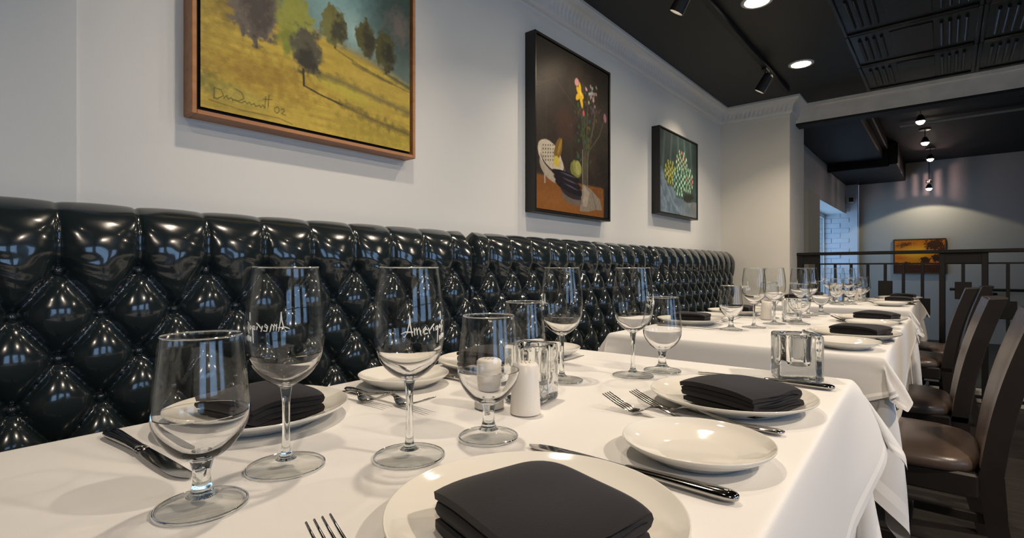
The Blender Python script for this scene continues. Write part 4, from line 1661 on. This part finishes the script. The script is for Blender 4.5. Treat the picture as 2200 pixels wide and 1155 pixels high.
for x, y, lab in ((-.491, .617, 'white ceramic shaker before the glass cube on the nearest table'), (-.556, .606, 'white ceramic shaker seen through the goblet on the nearest table'),
                  (-.592, 2.420, 'white ceramic shaker on the middle table'), (-.455, 4.25, 'white ceramic shaker on the farthest table')):
    place(P_SHAKE, (x, y, zt), random.uniform(0, 6), lab, 'shaker', 'salt and pepper shakers')
P_V2 = votive(.080, .091)
P_V1 = votive(.070, .095)
place(P_V2, (-.228, 1.158, zt), math.radians(25), 'thick clear glass candle cube at the aisle corner of the nearest table', 'candle holder', 'glass candle cubes')
place(P_V1, (-.531, .684, zt), math.radians(10), 'clear glass candle cube behind the shakers of the nearest table', 'candle holder', 'glass candle cubes')
place(P_V1, (-.490, 2.400, zt), math.radians(16), 'clear glass candle cube among the glasses of the middle table', 'candle holder', 'glass candle cubes')
place(P_V1, (-.56, 4.13, zt), math.radians(16), 'clear glass candle cube among the glasses of the farthest table', 'candle holder', 'glass candle cubes')

# ------------------------------------------------------------------ chairs
def dining_chair():
    t = empty('dining_chair')
    # seat cushion: a domed, rounded trapezoid
    rings = []
    n = 40
    def outline(k, z):
        r = []
        for i in range(n):
            a = 2 * PI * i / n
            c_, s_ = math.cos(a), math.sin(a)
            e = 5
            m = 1 / (abs(c_) ** e + abs(s_) ** e) ** (1 / e)
            x = -.145 + .225 * m * c_ * k
            y = (.205 - .05 * (x + .145)) * m * s_ * k
            r.append((x, y, z))
        return r
    for k, z in ((.90, .412), (.985, .418), (1.0, .430), (.99, .444), (.94, .457), (.80, .467), (.55, .474), (.25, .477), (.02, .478)):
        rings.append(outline(k, z))
    MB().loft(rings).build('seat', M['leather'], t, True)
    sharp(MB().box(-.345, .07, -.185, .185, .352, .419, .006).build('seat_frame', M['chair_wood'], t), 40)
    # backrest slab: leaning, slightly bowed
    def xf(z):
        f = (z - .42) / .44
        return .068 + .085 * f + .018 * f * f - .010 * math.sin(f * PI)
    rg, pad = [], []
    zs = [.40 + (.862 - .40) * i / 14 for i in range(15)]
    for z in zs:
        rgn = []
        for y in np.linspace(-.172, .172, 9):
            rgn.append((xf(z) + .014 * (1 - (y / .172) ** 2) + .004, float(y), z))
        for y in np.linspace(.172, -.172, 9):
            rgn.append((xf(z) + .014 * (1 - (y / .172) ** 2) + .052, float(y), z + (.004 if z > .86 else 0)))
        rg.append(rgn)
        pr = []
        for y in np.linspace(-.168, .168, 9):
            pr.append((xf(z) + .014 * (1 - (y / .172) ** 2) - .004 + (.008 if abs(y) > .16 else 0), float(y), z))
        for y in np.linspace(.168, -.168, 9):
            pr.append((xf(z) + .014 * (1 - (y / .172) ** 2) + .0035, float(y), z))
        pad.append(pr)
    sharp(MB().loft(rg).build('backrest', M['chair_wood'], t), 40)
    sharp(MB().loft(pad[1:]).build('back_pad', M['leather'], t), 50)
    for s in (-1, 1):
        y0, y1 = s * .15 - .022, s * .15 + .022
        rg = []
        for z, x, w in ((.0, .165, .020), (.15, .128, .022), (.30, .105, .024), (.42, .096, .026)):
            rg.append([(x - w, y0, z), (x + w, y0, z), (x + w, y1, z), (x - w, y1, z)])
        MB().loft(rg).build('leg', M['chair_wood'], t)
        MB().loft([[(-.325 - w, s * .163 - w, z), (-.325 + w, s * .163 - w, z), (-.325 + w, s * .163 + w, z), (-.325 - w, s * .163 + w, z)] for z, w in ((0, .016), (.352, .021))]).build('leg', M['chair_wood'], t)
        MB().box(-.31, .12, s * .155 - .010, s * .155 + .010, .17, .20, .003).build('stretcher', M['chair_wood'], t)
    MB().box(-.10, -.08, -.15, .15, .172, .198, .003).build('stretcher', M['chair_wood'], t)
    return t


P_CH = dining_chair()
for (x, y, rz, lab) in ((0.0, 2.055, 0, 'dark wood chair with brown seat, nearest chair on the right'),
                        (-.055, 2.725, 1, 'dark wood chair with brown seat, second nearest on the aisle'),
                        (-.085, 3.93, -1, 'dark wood chair with brown seat, third along the aisle'),
                        (0.0, 4.43, 0, 'dark wood chair with brown seat by the railing, farthest of the row')):
    place(P_CH, (x, y, 0), math.radians(rz), lab, 'chair', 'chairs along the aisle')

# ------------------------------------------------------------------ light refracted by the glass onto the cloth
for o in bpy.data.objects:
    if o.type == 'MESH' and o.data.materials and o.data.materials[0] in (M['base_glass'], M['stem_glass'], M['cube_glass']):
        o.cycles.is_caustics_caster = True
    if o.name.startswith('overlay_cloth'):
        o.cycles.is_caustics_receiver = True
    if o.type == 'LIGHT' and o.name.startswith('downlight_beam') and o.location.x < 0:
        o.data.cycles.is_caustics_light = True
